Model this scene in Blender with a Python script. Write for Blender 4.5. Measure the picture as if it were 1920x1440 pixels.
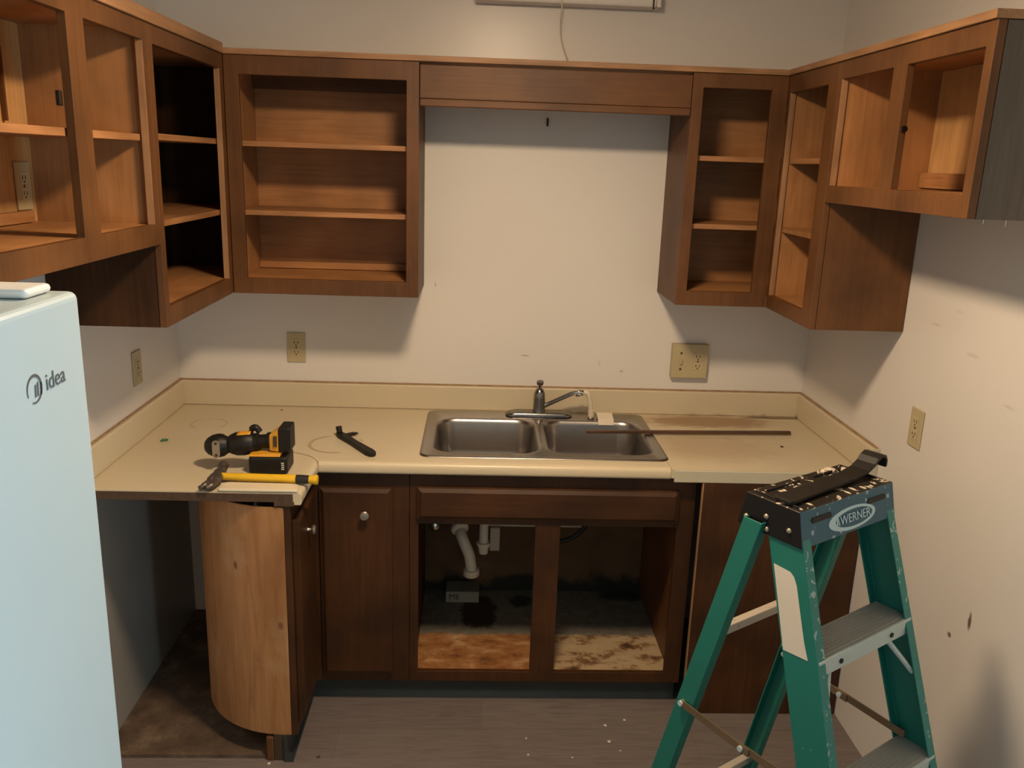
import bpy, bmesh, math, random
from mathutils import Vector, Matrix

for o in list(bpy.data.objects):
    bpy.data.objects.remove(o, do_unlink=True)
scene = bpy.context.scene
C = scene.collection
random.seed(7)
PI = math.pi

# ------------------------------------------------------------------ camera
cd = bpy.data.cameras.new('camera')
cam = bpy.data.objects.new('camera', cd)
C.objects.link(cam)
cd.sensor_width = 36.0
cd.lens = 1594.9 / 1920 * 36
cd.clip_start = 0.02
_y, _p, _r = 0.0444, -0.2543, 0.0342
F = Vector((math.sin(_y) * math.cos(_p), math.cos(_y) * math.cos(_p), math.sin(_p)))
R0 = Vector((math.cos(_y), -math.sin(_y), 0))
U0 = R0.cross(F)
RR = R0 * math.cos(_r) + U0 * math.sin(_r)
UU = -R0 * math.sin(_r) + U0 * math.cos(_r)
M = Matrix((RR, UU, -F)).transposed().to_4x4()
M.translation = Vector((1.1522, -3.2656, 1.8724))
cam.matrix_world = M
scene.camera = cam

# ------------------------------------------------------------------ light + exposure
LAMP = (1.235, -1.53, 2.44)
LAMP_STRENGTH = 245.0
LAMP_COLOR = (1.0, 0.735, 0.47)
DAY_POWER = 80.0
DAY_COLOR = (0.62, 0.86, 1.0)
world = bpy.data.worlds.new('world')
scene.world = world
world.use_nodes = True
bg = world.node_tree.nodes['Background']
bg.inputs['Color'].default_value = (0.5, 0.65, 0.8, 1)
bg.inputs['Strength'].default_value = 0.05
dl = bpy.data.lights.new('daylight', 'AREA')
dl.shape = 'RECTANGLE'
dl.size = 1.0
dl.size_y = 1.7
dl.energy = DAY_POWER
dl.color = DAY_COLOR
dlo = bpy.data.objects.new('daylight', dl)
dlo.location = (3.0, -3.6, 1.25)
dlo.rotation_euler = (PI / 2, 0, PI / 2)
C.objects.link(dlo)
vs = scene.view_settings
vs.view_transform = 'Standard'
vs.look = 'None'
vs.exposure = 0.0
vs.gamma = 1.0
vs.use_curve_mapping = False


# ------------------------------------------------------------------ materials
def lin(c):
    return tuple((v / 255 / 12.92) if v / 255 <= 0.04045 else ((v / 255 + 0.055) / 1.055) ** 2.4 for v in c)


class NT:
    def __init__(s, name, rough=0.5, metal=0.0, spec=0.5):
        s.m = bpy.data.materials.new(name)
        s.m.use_nodes = True
        s.t = s.m.node_tree
        s.b = s.t.nodes['Principled BSDF']
        s.b.inputs['Roughness'].default_value = rough
        s.b.inputs['Metallic'].default_value = metal
        s.b.inputs['Specular IOR Level'].default_value = spec
        s._pos = None
        s._obj = None

    def n(s, kind, **kw):
        nd = s.t.nodes.new(kind)
        for k, v in kw.items():
            setattr(nd, k, v)
        return nd

    def L(s, a, b):
        s.t.links.new(a, b)

    def pos(s):
        if s._pos is None:
            s._pos = s.n('ShaderNodeNewGeometry').outputs['Position']
        return s._pos

    def obj(s):
        if s._obj is None:
            s._obj = s.n('ShaderNodeTexCoord').outputs['Object']
        return s._obj

    def mapping(s, src, scale=(1, 1, 1), rot=(0, 0, 0), loc=(0, 0, 0)):
        mp = s.n('ShaderNodeMapping')
        s.L(src, mp.inputs['Vector'])
        mp.inputs['Scale'].default_value = scale
        mp.inputs['Rotation'].default_value = rot
        mp.inputs['Location'].default_value = loc
        return mp.outputs['Vector']

    def noise(s, vec, scale=5, detail=4, rough=0.55, dist=0.0):
        nd = s.n('ShaderNodeTexNoise')
        s.L(vec, nd.inputs['Vector'])
        nd.inputs['Scale'].default_value = scale
        nd.inputs['Detail'].default_value = detail
        nd.inputs['Roughness'].default_value = rough
        nd.inputs['Distortion'].default_value = dist
        return nd.outputs['Fac']

    def ramp(s, fac, stops):
        nd = s.n('ShaderNodeValToRGB')
        s.L(fac, nd.inputs['Fac'])
        e = nd.color_ramp.elements
        while len(e) < len(stops):
            e.new(0.5)
        for i, (p, c) in enumerate(stops):
            e[i].position = p
            e[i].color = tuple(c) + (1,) if len(c) == 3 else c
        return nd.outputs['Color']

    def math(s, op, a, b=None, c=None, clamp=False):
        nd = s.n('ShaderNodeMath', operation=op, use_clamp=clamp)
        for i, v in enumerate((a, b, c)):
            if v is None:
                continue
            if isinstance(v, (int, float)):
                nd.inputs[i].default_value = v
            else:
                s.L(v, nd.inputs[i])
        return nd.outputs[0]

    def mix(s, fac, a, b, mode='MIX'):
        nd = s.n('ShaderNodeMix', data_type='RGBA', blend_type=mode)
        for sock, v in ((nd.inputs[0], fac), (nd.inputs[6], a), (nd.inputs[7], b)):
            if isinstance(v, (int, float)):
                sock.default_value = v
            elif isinstance(v, tuple):
                sock.default_value = v + (1,) if len(v) == 3 else v
            else:
                s.L(v, sock)
        return nd.outputs[2]

    def sstep(s, v, lo, hi, a=0.0, b=1.0):
        nd = s.n('ShaderNodeMapRange', interpolation_type='SMOOTHSTEP')
        s.L(v, nd.inputs['Value'])
        nd.inputs['From Min'].default_value = lo
        nd.inputs['From Max'].default_value = hi
        nd.inputs['To Min'].default_value = a
        nd.inputs['To Max'].default_value = b
        return nd.outputs['Result']

    def ell(s, centre, radii, soft=0.3, wob=None):
        """soft ellipsoid mask in place coordinates (1 inside)"""
        v = s.mapping(s.pos(), scale=tuple(1 / r for r in radii), loc=tuple(-c / r for c, r in zip(centre, radii)))
        ln = s.n('ShaderNodeVectorMath', operation='LENGTH')
        s.L(v, ln.inputs[0])
        d = ln.outputs['Value']
        if wob is not None:
            d = s.math('ADD', d, wob)
        return s.sstep(d, 1 - soft, 1 + soft, 1.0, 0.0)

    def color(s, c):
        if isinstance(c, tuple):
            s.b.inputs['Base Color'].default_value = c + (1,)
        else:
            s.L(c, s.b.inputs['Base Color'])

    def bump(s, h, strength=0.2, dist=0.002):
        nd = s.n('ShaderNodeBump')
        nd.inputs['Strength'].default_value = strength
        nd.inputs['Distance'].default_value = dist
        s.L(h, nd.inputs['Height'])
        s.L(nd.outputs['Normal'], s.b.inputs['Normal'])


def plain(name, c, rough=0.5, metal=0.0, var=0.12, spec=0.5, scale=30):
    k = NT(name, rough, metal, spec)
    f = k.noise(k.obj(), scale, 4)
    k.color(k.mix(f, tuple(v * (1 - var) for v in c), tuple(min(1, v * (1 + var)) for v in c)))
    return k.m


def wood(name, dark, mid, light, axis='z', rough=0.45, blot=0.5, spec=0.5, sc=1.0):
    k = NT(name, rough, 0, spec)
    s = {'z': (26, 26, 1.3), 'x': (1.3, 26, 26), 'y': (26, 1.3, 26)}[axis]
    g = k.noise(k.mapping(k.pos(), scale=tuple(v * sc for v in s)), 3.0, 6, 0.6, 0.6)
    big = k.noise(k.pos(), 4.5, 3, 0.5)
    col = k.ramp(g, [(0.28, dark), (0.5, mid), (0.74, light)])
    bl = k.ramp(big, [(0.35, (1 - blot * 0.5,) * 3), (0.65, (1 + blot * 0.25,) * 3)])
    k.color(k.mix(1.0, col, bl, 'MULTIPLY'))
    k.bump(g, 0.12, 0.001)
    return k.m


MAT = {}
for ax in 'xyz':
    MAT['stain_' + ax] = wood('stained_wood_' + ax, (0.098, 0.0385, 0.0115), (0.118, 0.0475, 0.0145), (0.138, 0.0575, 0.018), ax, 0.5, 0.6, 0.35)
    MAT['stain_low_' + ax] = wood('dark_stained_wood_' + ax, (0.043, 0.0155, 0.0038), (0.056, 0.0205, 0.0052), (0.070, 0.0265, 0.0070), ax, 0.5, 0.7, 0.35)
    MAT['ply_' + ax] = wood('varnished_plywood_' + ax, (0.33, 0.145, 0.05), (0.39, 0.18, 0.066), (0.44, 0.21, 0.082), ax, 0.5, 0.5, 0.4)
    MAT['edge_' + ax] = wood('raw_wood_edge_' + ax, (0.24, 0.12, 0.05), (0.32, 0.165, 0.075), (0.40, 0.22, 0.11), ax, 0.55, 0.5)
    MAT['shelf_' + ax] = wood('shelf_board_' + ax, (0.26, 0.11, 0.04), (0.35, 0.16, 0.06), (0.43, 0.21, 0.09), ax, 0.45, 0.5)
MAT['ply_pale'] = wood('pale_plywood', (0.46, 0.24, 0.085), (0.53, 0.295, 0.115), (0.60, 0.35, 0.15), 'z', 0.5, 0.35)

MAT['dark_stain_shade'] = wood('dark_stain_and_shade_panel', (0.030, 0.0115, 0.0035), (0.045, 0.0175, 0.0055), (0.06, 0.025, 0.008), 'z', 0.7, 0.6, 0.2)  # dark-stained end panel, plus the corner cabinet's interior shade put into colour
MAT['ambient_grey_panel'] = wood('ambient_greyed_stained_panel', (0.075, 0.060, 0.046), (0.095, 0.078, 0.060), (0.115, 0.094, 0.074), 'z', 0.6, 0.2)  # cool ambient light on the stained end panel, put into its colour

# walls
WALL = (0.70, 0.665, 0.625)


def wall_mat(name, spots=(), bare=False):  # bare turns on the painted shade below the counter
    k = NT(name, 0.33, 0, 0.45)
    f = k.noise(k.pos(), 2.2, 4)
    col = k.mix(f, tuple(v * 0.95 for v in WALL), tuple(min(1, v * 1.05) for v in WALL))
    wob = k.math('MULTIPLY', k.math('SUBTRACT', k.noise(k.pos(), 40, 4), 0.5), 1.1)
    for ctr, rad, strength, c in spots:
        mk = k.math('MULTIPLY', k.ell(ctr, rad, 0.45, wob), strength)
        col = k.mix(mk, col, c)
    sp = k.noise(k.mapping(k.pos(), scale=(1, 1, 1)), 95, 2, 0.5)
    col = k.mix(k.math('MULTIPLY', k.sstep(sp, 0.755, 0.80), 0.35), col, (0.22, 0.16, 0.10))
    if bare:  # shade in the void under the counter, painted into the wall colour
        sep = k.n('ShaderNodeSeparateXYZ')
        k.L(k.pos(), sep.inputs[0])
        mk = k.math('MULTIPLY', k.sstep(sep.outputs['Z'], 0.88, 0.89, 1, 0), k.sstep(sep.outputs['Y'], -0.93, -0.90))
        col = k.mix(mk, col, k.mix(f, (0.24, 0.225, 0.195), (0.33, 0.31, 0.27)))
    k.color(col)
    k.bump(k.noise(k.pos(), 160, 3), 0.10, 0.001)
    return k.m


BR = (0.10, 0.055, 0.03)
MAT['wall_back'] = wall_mat('wall_paint_back', [
    ((1.345, 0, 1.14), (0.016, 0.05, 0.003), 0.45, BR), ((1.73, 0, 1.085), (0.008, 0.05, 0.005), 0.3, BR),
    ((1.64, 0, 1.115), (0.006, 0.05, 0.012), 0.2, (0.4, 0.3, 0.2)), ((0.99, 0, 1.41), (0.003, 0.05, 0.008), 0.35, BR)])
MAT['wall_right'] = wall_mat('wall_paint_right', [
    ((2.465, -1.303, 0.745), (0.05, 0.007, 0.022), 0.9, BR), ((2.465, -1.228, 0.661), (0.05, 0.008, 0.007), 0.85, BR),
    ((2.465, -0.912, 1.465), (0.05, 0.024, 0.004), 0.22, (0.3, 0.18, 0.1)), ((2.465, -1.116, 1.419), (0.05, 0.028, 0.005), 0.2, (0.3, 0.18, 0.1)),
    ((2.465, -1.30, 1.33), (0.05, 0.02, 0.004), 0.22, (0.3, 0.18, 0.1)), ((2.465, -1.02, 1.52), (0.05, 0.02, 0.004), 0.15, (0.3, 0.18, 0.1))])
MAT['wall'] = wall_mat('wall_paint_plain')
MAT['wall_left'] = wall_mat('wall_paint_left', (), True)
MAT['ceiling'] = plain('ceiling_paint', (0.70, 0.66, 0.60), 0.7, var=0.04)


def floor_mat():
    k = NT('grey_brown_vinyl_plank', 0.5, 0, 0.4)
    p = k.pos()
    g = k.noise(k.mapping(p, scale=(3.2, 34, 1)), 2.4, 6, 0.62, 0.7)
    col = k.ramp(g, [(0.25, (0.120, 0.098, 0.092)), (0.5, (0.165, 0.138, 0.130)), (0.78, (0.20, 0.170, 0.160))])
    br = k.n('ShaderNodeTexBrick')
    k.L(k.mapping(p, scale=(1, 1, 1)), br.inputs['Vector'])
    br.offset = 0.4
    br.inputs['Scale'].default_value = 1.0
    br.inputs['Brick Width'].default_value = 1.2
    br.inputs['Row Height'].default_value = 0.15
    br.inputs['Mortar Size'].default_value = 0.0012
    br.inputs['Color1'].default_value = (1, 1, 1, 1)
    br.inputs['Color2'].default_value = (0.9, 0.9, 0.9, 1)
    br.inputs['Mortar'].default_value = (0.78, 0.78, 0.78, 1)
    col = k.mix(1.0, col, br.outputs['Color'], 'MULTIPLY')
    d = k.noise(p, 70, 3)
    col = k.mix(k.math('MULTIPLY', k.sstep(d, 0.70, 0.76), 0.5), col, (0.04, 0.025, 0.02))
    k.color(col)
    k.bump(g, 0.08, 0.001)
    return k.m


MAT['floor'] = floor_mat()


def subfloor_mat():
    k = NT('dirty_particle_board', 0.85)
    p = k.pos()
    a = k.noise(p, 9, 6, 0.65)
    col = k.ramp(a, [(0.3, (0.055, 0.032, 0.019)), (0.52, (0.105, 0.068, 0.043)), (0.75, (0.21, 0.15, 0.10))])
    b = k.noise(p, 55, 4)
    col = k.mix(k.math('MULTIPLY', k.sstep(b, 0.55, 0.7), 0.5), col, (0.05, 0.025, 0.015))
    k.color(col)
    k.bump(b, 0.4, 0.003)
    return k.m


MAT['subfloor'] = subfloor_mat()


def counter_mat():
    k = NT('cream_laminate', 0.34, 0, 0.5)
    p = k.pos()
    sep = k.n('ShaderNodeSeparateXYZ')
    k.L(p, sep.inputs[0])
    f = k.noise(p, 3.5, 4)
    base = k.mix(f, (0.55, 0.47, 0.325), (0.62, 0.54, 0.39))
    n1 = k.noise(k.mapping(p, scale=(3, 9, 3)), 6, 6, 0.65)
    wob = k.math('MULTIPLY', k.math('SUBTRACT', n1, 0.5), 1.5)
    # worn scorched patch right of the sink, along the back
    m = k.ell((2.06, -0.105, 0.915), (0.24, 0.075, 0.02), 0.35, wob)
    base = k.mix(k.math('MULTIPLY', m, 0.8), base, (0.27, 0.14, 0.06))
    m = k.ell((2.34, -0.035, 0.915), (0.13, 0.014, 0.02), 0.3, wob)
    base = k.mix(k.math('MULTIPLY', m, 0.8), base, (0.08, 0.035, 0.015))
    m = k.ell((1.98, -0.42, 0.915), (0.22, 0.13, 0.02), 0.6, wob)
    base = k.mix(k.math('MULTIPLY', m, 0.42), base, (0.33, 0.19, 0.085))
    m = k.ell((0.50, -0.885, 0.915), (0.035, 0.012, 0.03), 0.4, wob)
    base = k.mix(k.math('MULTIPLY', m, 0.45), base, (0.15, 0.09, 0.05))
    # ring marks
    w2 = k.math('MULTIPLY', k.math('SUBTRACT', k.noise(p, 26, 3), 0.5), 0.22)
    for cx, cy, r, st, wd in ((0.678, -0.462, 0.090, 0.6, 0.07), (0.185, -0.262, 0.062, 0.40, 0.09)):
        v = k.mapping(p, scale=(1 / r, 1 / r, 0), loc=(-cx / r, -cy / r, 0))
        ln = k.n('ShaderNodeVectorMath', operation='LENGTH')
        k.L(v, ln.inputs[0])
        d = k.math('ABSOLUTE', k.math('SUBTRACT', k.math('ADD', ln.outputs['Value'], k.math('MULTIPLY', w2, 0.4)), 1.0))
        mk = k.math('MULTIPLY', k.sstep(d, wd * 0.4, wd * 1.4, 1, 0), k.sstep(k.noise(p, 14, 2), 0.38, 0.55))
        base = k.mix(k.math('MULTIPLY', mk, st), base, (0.26, 0.145, 0.05))
    s = k.noise(p, 60, 3, 0.6)
    base = k.mix(k.math('MULTIPLY', k.sstep(s, 0.72, 0.77), 0.55), base, (0.16, 0.09, 0.045))
    k.color(base)
    return k.m


MAT['counter'] = counter_mat()
MAT['strip_laminate'] = plain('pale_cream_laminate', (0.66, 0.585, 0.44), 0.35, var=0.06, scale=8)
MAT['trim_strip'] = plain('pale_counter_edge_strip', (0.50, 0.47, 0.36), 0.4, var=0.06)
MAT['chipboard'] = plain('raw_chipboard_core', (0.075, 0.042, 0.024), 0.9, var=0.5, scale=60)
MAT['caulk'] = plain('brown_caulk', (0.33, 0.21, 0.115), 0.8, var=0.6, scale=45)
MAT['fridge'] = plain('cool_white_enamel', (0.42, 0.505, 0.53), 0.36, var=0.025, scale=5)
MAT['fridge_top'] = plain('white_plastic', (0.70, 0.68, 0.64), 0.45, var=0.04)
MAT['logo'] = plain('grey_print', (0.15, 0.155, 0.155), 0.35, 0.4)
MAT['gasket'] = plain('grey_gasket', (0.16, 0.16, 0.16), 0.7)
MAT['plate'] = plain('ivory_plate', (0.46, 0.385, 0.225), 0.4, var=0.05)
MAT['plate_dark'] = plain('outlet_slot', (0.05, 0.03, 0.015), 0.6)
MAT['plate_face'] = plain('ivory_receptacle', (0.50, 0.42, 0.25), 0.4, var=0.05)


def steel(name, c, rough, metal=1.0, brush=(2, 60, 60), st=0.15):
    k = NT(name, rough, metal)
    g = k.noise(k.mapping(k.obj(), scale=brush), 6, 4)
    k.color(k.mix(g, tuple(v * 0.82 for v in c), tuple(min(1, v * 1.12) for v in c)))
    k.L(k.sstep(g, 0.2, 0.8, rough * 0.8, rough * 1.3), k.b.inputs['Roughness'])
    k.bump(g, st, 0.0006)
    return k.m


MAT['steel'] = plain('brushed_stainless', (0.36, 0.335, 0.315), 0.30, 1.0, var=0.04, scale=12)
MAT['chrome'] = steel('dull_chrome', (0.25, 0.24, 0.235), 0.22, 1.0, (30, 30, 30), 0.03)
MAT['bright_chrome'] = steel('bright_chrome', (0.75, 0.73, 0.68), 0.12, 1.0, (30, 30, 30), 0.0)
MAT['knob'] = steel('satin_nickel', (0.50, 0.46, 0.42), 0.34, 0.9, (30, 30, 30), 0.03)
MAT['alu'] = steel('aluminium', (0.55, 0.66, 0.66), 0.45, 0.25, (6, 30, 30), 0.05)
MAT['hammer_steel'] = steel('dark_forged_steel', (0.16, 0.135, 0.115), 0.45, 0.8, (20, 20, 20), 0.3)
MAT['dark_steel'] = plain('black_steel', (0.012, 0.010, 0.008), 0.5, 0.0, var=0.4, spec=0.3)
MAT['white_plastic'] = plain('white_pvc', (0.62, 0.57, 0.46), 0.4, var=0.08)
MAT['white_tube'] = plain('white_hose', (0.66, 0.59, 0.46), 0.45, var=0.05)
MAT['paper'] = plain('white_paper', (0.68, 0.60, 0.48), 0.8, var=0.05)
MAT['black_rubber'] = plain('black_rubber', (0.012, 0.012, 0.014), 0.5, var=0.3)
MAT['black_plastic'] = plain('black_plastic', (0.008, 0.007, 0.006), 0.48, var=0.3, spec=0.35)
MAT['yellow_plastic'] = plain('yellow_plastic', (0.62, 0.30, 0.025), 0.4, var=0.18)
MAT['hammer_yellow'] = plain('yellow_handle', (0.70, 0.42, 0.02), 0.35, var=0.15, scale=14)
MAT['grey_plate'] = plain('grey_steel_clip', (0.34, 0.28, 0.21), 0.4, 0.5)
MAT['mark_white'] = plain('white_print', (0.60, 0.60, 0.55), 0.5)
MAT['cove'] = plain('dark_grey_vinyl', (0.030, 0.036, 0.034), 0.38, var=0.25, scale=8)
MAT['toe'] = plain('toe_kick_board', (0.05, 0.03, 0.018), 0.7)
MAT['block'] = plain('grey_carton', (0.16, 0.145, 0.115), 0.85, var=0.15)
MAT['block_front'] = plain('pale_carton_front', (0.30, 0.28, 0.22), 0.85, var=0.12)
MAT['nail'] = plain('dark_nail', (0.03, 0.02, 0.012), 0.5, 0.5)
MAT['green'] = plain('green_scrap', (0.02, 0.16, 0.05), 0.5)
MAT['white_fixture'] = plain('white_painted_metal', (0.74, 0.70, 0.66), 0.4, var=0.03)
MAT['crumb'] = plain('dark_crumb', (0.07, 0.035, 0.018), 0.8)
MAT['paint_chip'] = plain('white_paint_chip', (0.62, 0.55, 0.46), 0.8)
MAT['stick'] = wood('dark_trim_wood', (0.04, 0.018, 0.009), (0.085, 0.04, 0.02), (0.13, 0.066, 0.034), 'x', 0.45)


def sinkfloor_mat():
    k = NT('water_stained_cabinet_floor', 0.7)
    p = k.pos()
    a = k.noise(k.mapping(p, scale=(3.6, 5.5, 3)), 2.6, 7, 0.66, 0.2)
    b = k.noise(p, 30, 5, 0.6)
    raw = k.ramp(a, [(0.30, (0.075, 0.028, 0.009)), (0.43, (0.22, 0.085, 0.024)), (0.53, (0.30, 0.135, 0.045)), (0.66, (0.44, 0.29, 0.15))])
    sep = k.n('ShaderNodeSeparateXYZ')
    k.L(p, sep.inputs[0])
    # the right half is paler and greyer than the left
    rt = k.sstep(sep.outputs['X'], 1.36, 1.46)
    raw = k.mix(rt, raw, k.ramp(a, [(0.34, (0.06, 0.028, 0.012)), (0.43, (0.20, 0.11, 0.05)), (0.49, (0.36, 0.26, 0.15)), (0.8, (0.44, 0.34, 0.21))]))
    skin = k.ramp(b, [(0.35, (0.115, 0.10, 0.078)), (0.65, (0.165, 0.148, 0.118))])
    wob = k.math('MULTIPLY', k.math('SUBTRACT', k.noise(p, 16, 5, 0.65), 0.5), 0.06)
    edge = k.math('ADD', sep.outputs['Y'], wob)
    col = k.mix(k.sstep(edge, -0.375, -0.355), raw, skin)  # grey behind the raw front: the counter's shade put into the floor colour
    w2 = k.math('MULTIPLY', k.math('SUBTRACT', k.noise(p, 14, 5, 0.65), 0.5), 1.3)
    col = k.mix(k.math('MULTIPLY', k.ell((1.185, -0.20, 0.13), (0.072, 0.13, 0.05), 0.12, w2), 0.93), col, (0.022, 0.009, 0.005))
    col = k.mix(k.math('MULTIPLY', k.ell((1.36, -0.11, 0.13), (0.05, 0.045, 0.05), 0.3, w2), 0.9), col, (0.012, 0.016, 0.010))
    col = k.mix(k.math('MULTIPLY', k.ell((1.80, -0.05, 0.13), (0.11, 0.045, 0.05), 0.4, w2), 0.85), col, (0.012, 0.016, 0.010))
    k.color(col)
    k.bump(a, 0.25, 0.003)
    return k.m


MAT['sink_floor'] = sinkfloor_mat()


def mould_back_mat():
    k = NT('mouldy_cabinet_back', 0.8)
    p = k.pos()
    a = k.noise(k.mapping(p, scale=(1, 1, 1)), 7, 5, 0.6)
    sep = k.n('ShaderNodeSeparateXYZ')
    k.L(p, sep.inputs[0])
    col = k.ramp(a, [(0.3, (0.075, 0.040, 0.018)), (0.6, (0.125, 0.072, 0.034)), (0.8, (0.19, 0.12, 0.065))])
    h = k.math('ADD', sep.outputs['Z'], k.math('MULTIPLY', k.math('SUBTRACT', a, 0.5), 0.25))
    col = k.mix(k.sstep(h, 0.16, 0.22, 1, 0), col, (0.012, 0.013, 0.008))
    k.color(col)
    return k.m


MAT['mould'] = mould_back_mat()


def curved_mat():
    k = NT('bent_plywood', 0.55)
    p = k.pos()
    g = k.noise(k.mapping(p, scale=(14, 14, 1.6)), 2.5, 5, 0.6, 0.8)
    big = k.noise(p, 5, 4, 0.6)
    col = k.ramp(g, [(0.28, (0.27, 0.115, 0.036)), (0.5, (0.36, 0.17, 0.062)), (0.75, (0.43, 0.22, 0.09))])
    col = k.mix(k.math('MULTIPLY', k.sstep(big, 0.52, 0.68), 0.35), col, (0.46, 0.29, 0.15))
    wob = k.math('MULTIPLY', k.math('SUBTRACT', k.noise(p, 18, 4), 0.5), 0.8)
    for c, r, s in (((0.438, -0.88, 0.665), (0.007, 0.06, 0.014), 0.9), ((0.575, -0.915, 0.48), (0.008, 0.06, 0.013), 0.75), ((0.56, -0.91, 0.60), (0.05, 0.06, 0.16), 0.35)):
        col = k.mix(k.math('MULTIPLY', k.ell(c, r, 0.4, wob), s), col, (0.15, 0.055, 0.014))
    k.color(col)
    k.bump(g, 0.1, 0.001)
    return k.m


MAT['curved'] = curved_mat()


def splat(name, base, c2, amount=0.66, scale=26, rough=0.5, metal=0.0, base2=None, spec=0.5):
    k = NT(name, rough, metal, spec)
    p = k.obj()
    n = k.noise(p, scale, 4, 0.6, 1.2)
    f = k.noise(p, 7, 3)
    col = k.mix(f, base, base2 or tuple(min(1, v * 1.3) for v in base))
    col = k.mix(k.sstep(n, amount, amount + 0.02), col, c2)
    k.color(col)
    return k.m


MAT['fibre'] = splat('green_fibreglass', (0.003, 0.125, 0.095), (0.30, 0.42, 0.36), 0.715, 34, 0.55, 0, (0.005, 0.165, 0.13))
MAT['fibre_front'] = splat('daylit_paint_hazed_fibreglass', (0.015, 0.19, 0.165), (0.34, 0.48, 0.46), 0.60, 30, 0.5, 0, (0.05, 0.26, 0.235))  # daylight on the front flanges put into the teal, along with paint haze
MAT['cap_top'] = splat('paint_splattered_black_cap', (0.012, 0.011, 0.010), (0.46, 0.39, 0.29), 0.60, 30, 0.35, 0, (0.022, 0.018, 0.015), 0.35)
MAT['cap_side'] = splat('black_cap_side', (0.007, 0.006, 0.006), (0.34, 0.31, 0.26), 0.70, 26, 0.5, spec=0.25)
MAT['cap_front'] = splat('daylit_blue_cap_front', (0.024, 0.095, 0.145), (0.30, 0.46, 0.50), 0.63, 20, 0.5, 0, (0.04, 0.135, 0.19))  # cool daylight on the cap's front put into its colour, under paint spots
MAT['cap_logo'] = plain('pale_logo_print', (0.48, 0.66, 0.72), 0.45, var=0.08)
MAT['sticker'] = splat('blank_white_sticker', (0.62, 0.55, 0.46), (0.42, 0.36, 0.28), 0.70, 30, 0.7, 0, (0.66, 0.59, 0.50))
MAT['step'] = splat('worn_aluminium_step', (0.34, 0.345, 0.32), (0.60, 0.60, 0.56), 0.68, 22, 0.5, 0.25, (0.48, 0.48, 0.45))
MAT['brace'] = splat('paint_spotted_aluminium', (0.50, 0.45, 0.38), (0.28, 0.22, 0.15), 0.64, 40, 0.45, 0.4)
MAT['spreader'] = splat('tarnished_steel', (0.22, 0.16, 0.10), (0.45, 0.38, 0.28), 0.66, 40, 0.4, 0.7)


MAT['paint_drip'] = splat('dried_paint', (0.34, 0.29, 0.22), (0.03, 0.025, 0.02), 0.55, 60, 0.4, 0, (0.5, 0.43, 0.34))


def emit_mat():
    k = NT('lit_frosted_glass', 0.5)
    k.color((0.8, 0.75, 0.65))
    k.b.inputs['Emission Color'].default_value = LAMP_COLOR + (1,)
    k.b.inputs['Emission Strength'].default_value = LAMP_STRENGTH
    return k.m


MAT['lamp'] = emit_mat()


# ------------------------------------------------------------------ mesh helpers
def root_loc(o):
    p = Vector((0, 0, 0))
    while o is not None:
        p += o.location
        o = o.parent
    return p


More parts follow.
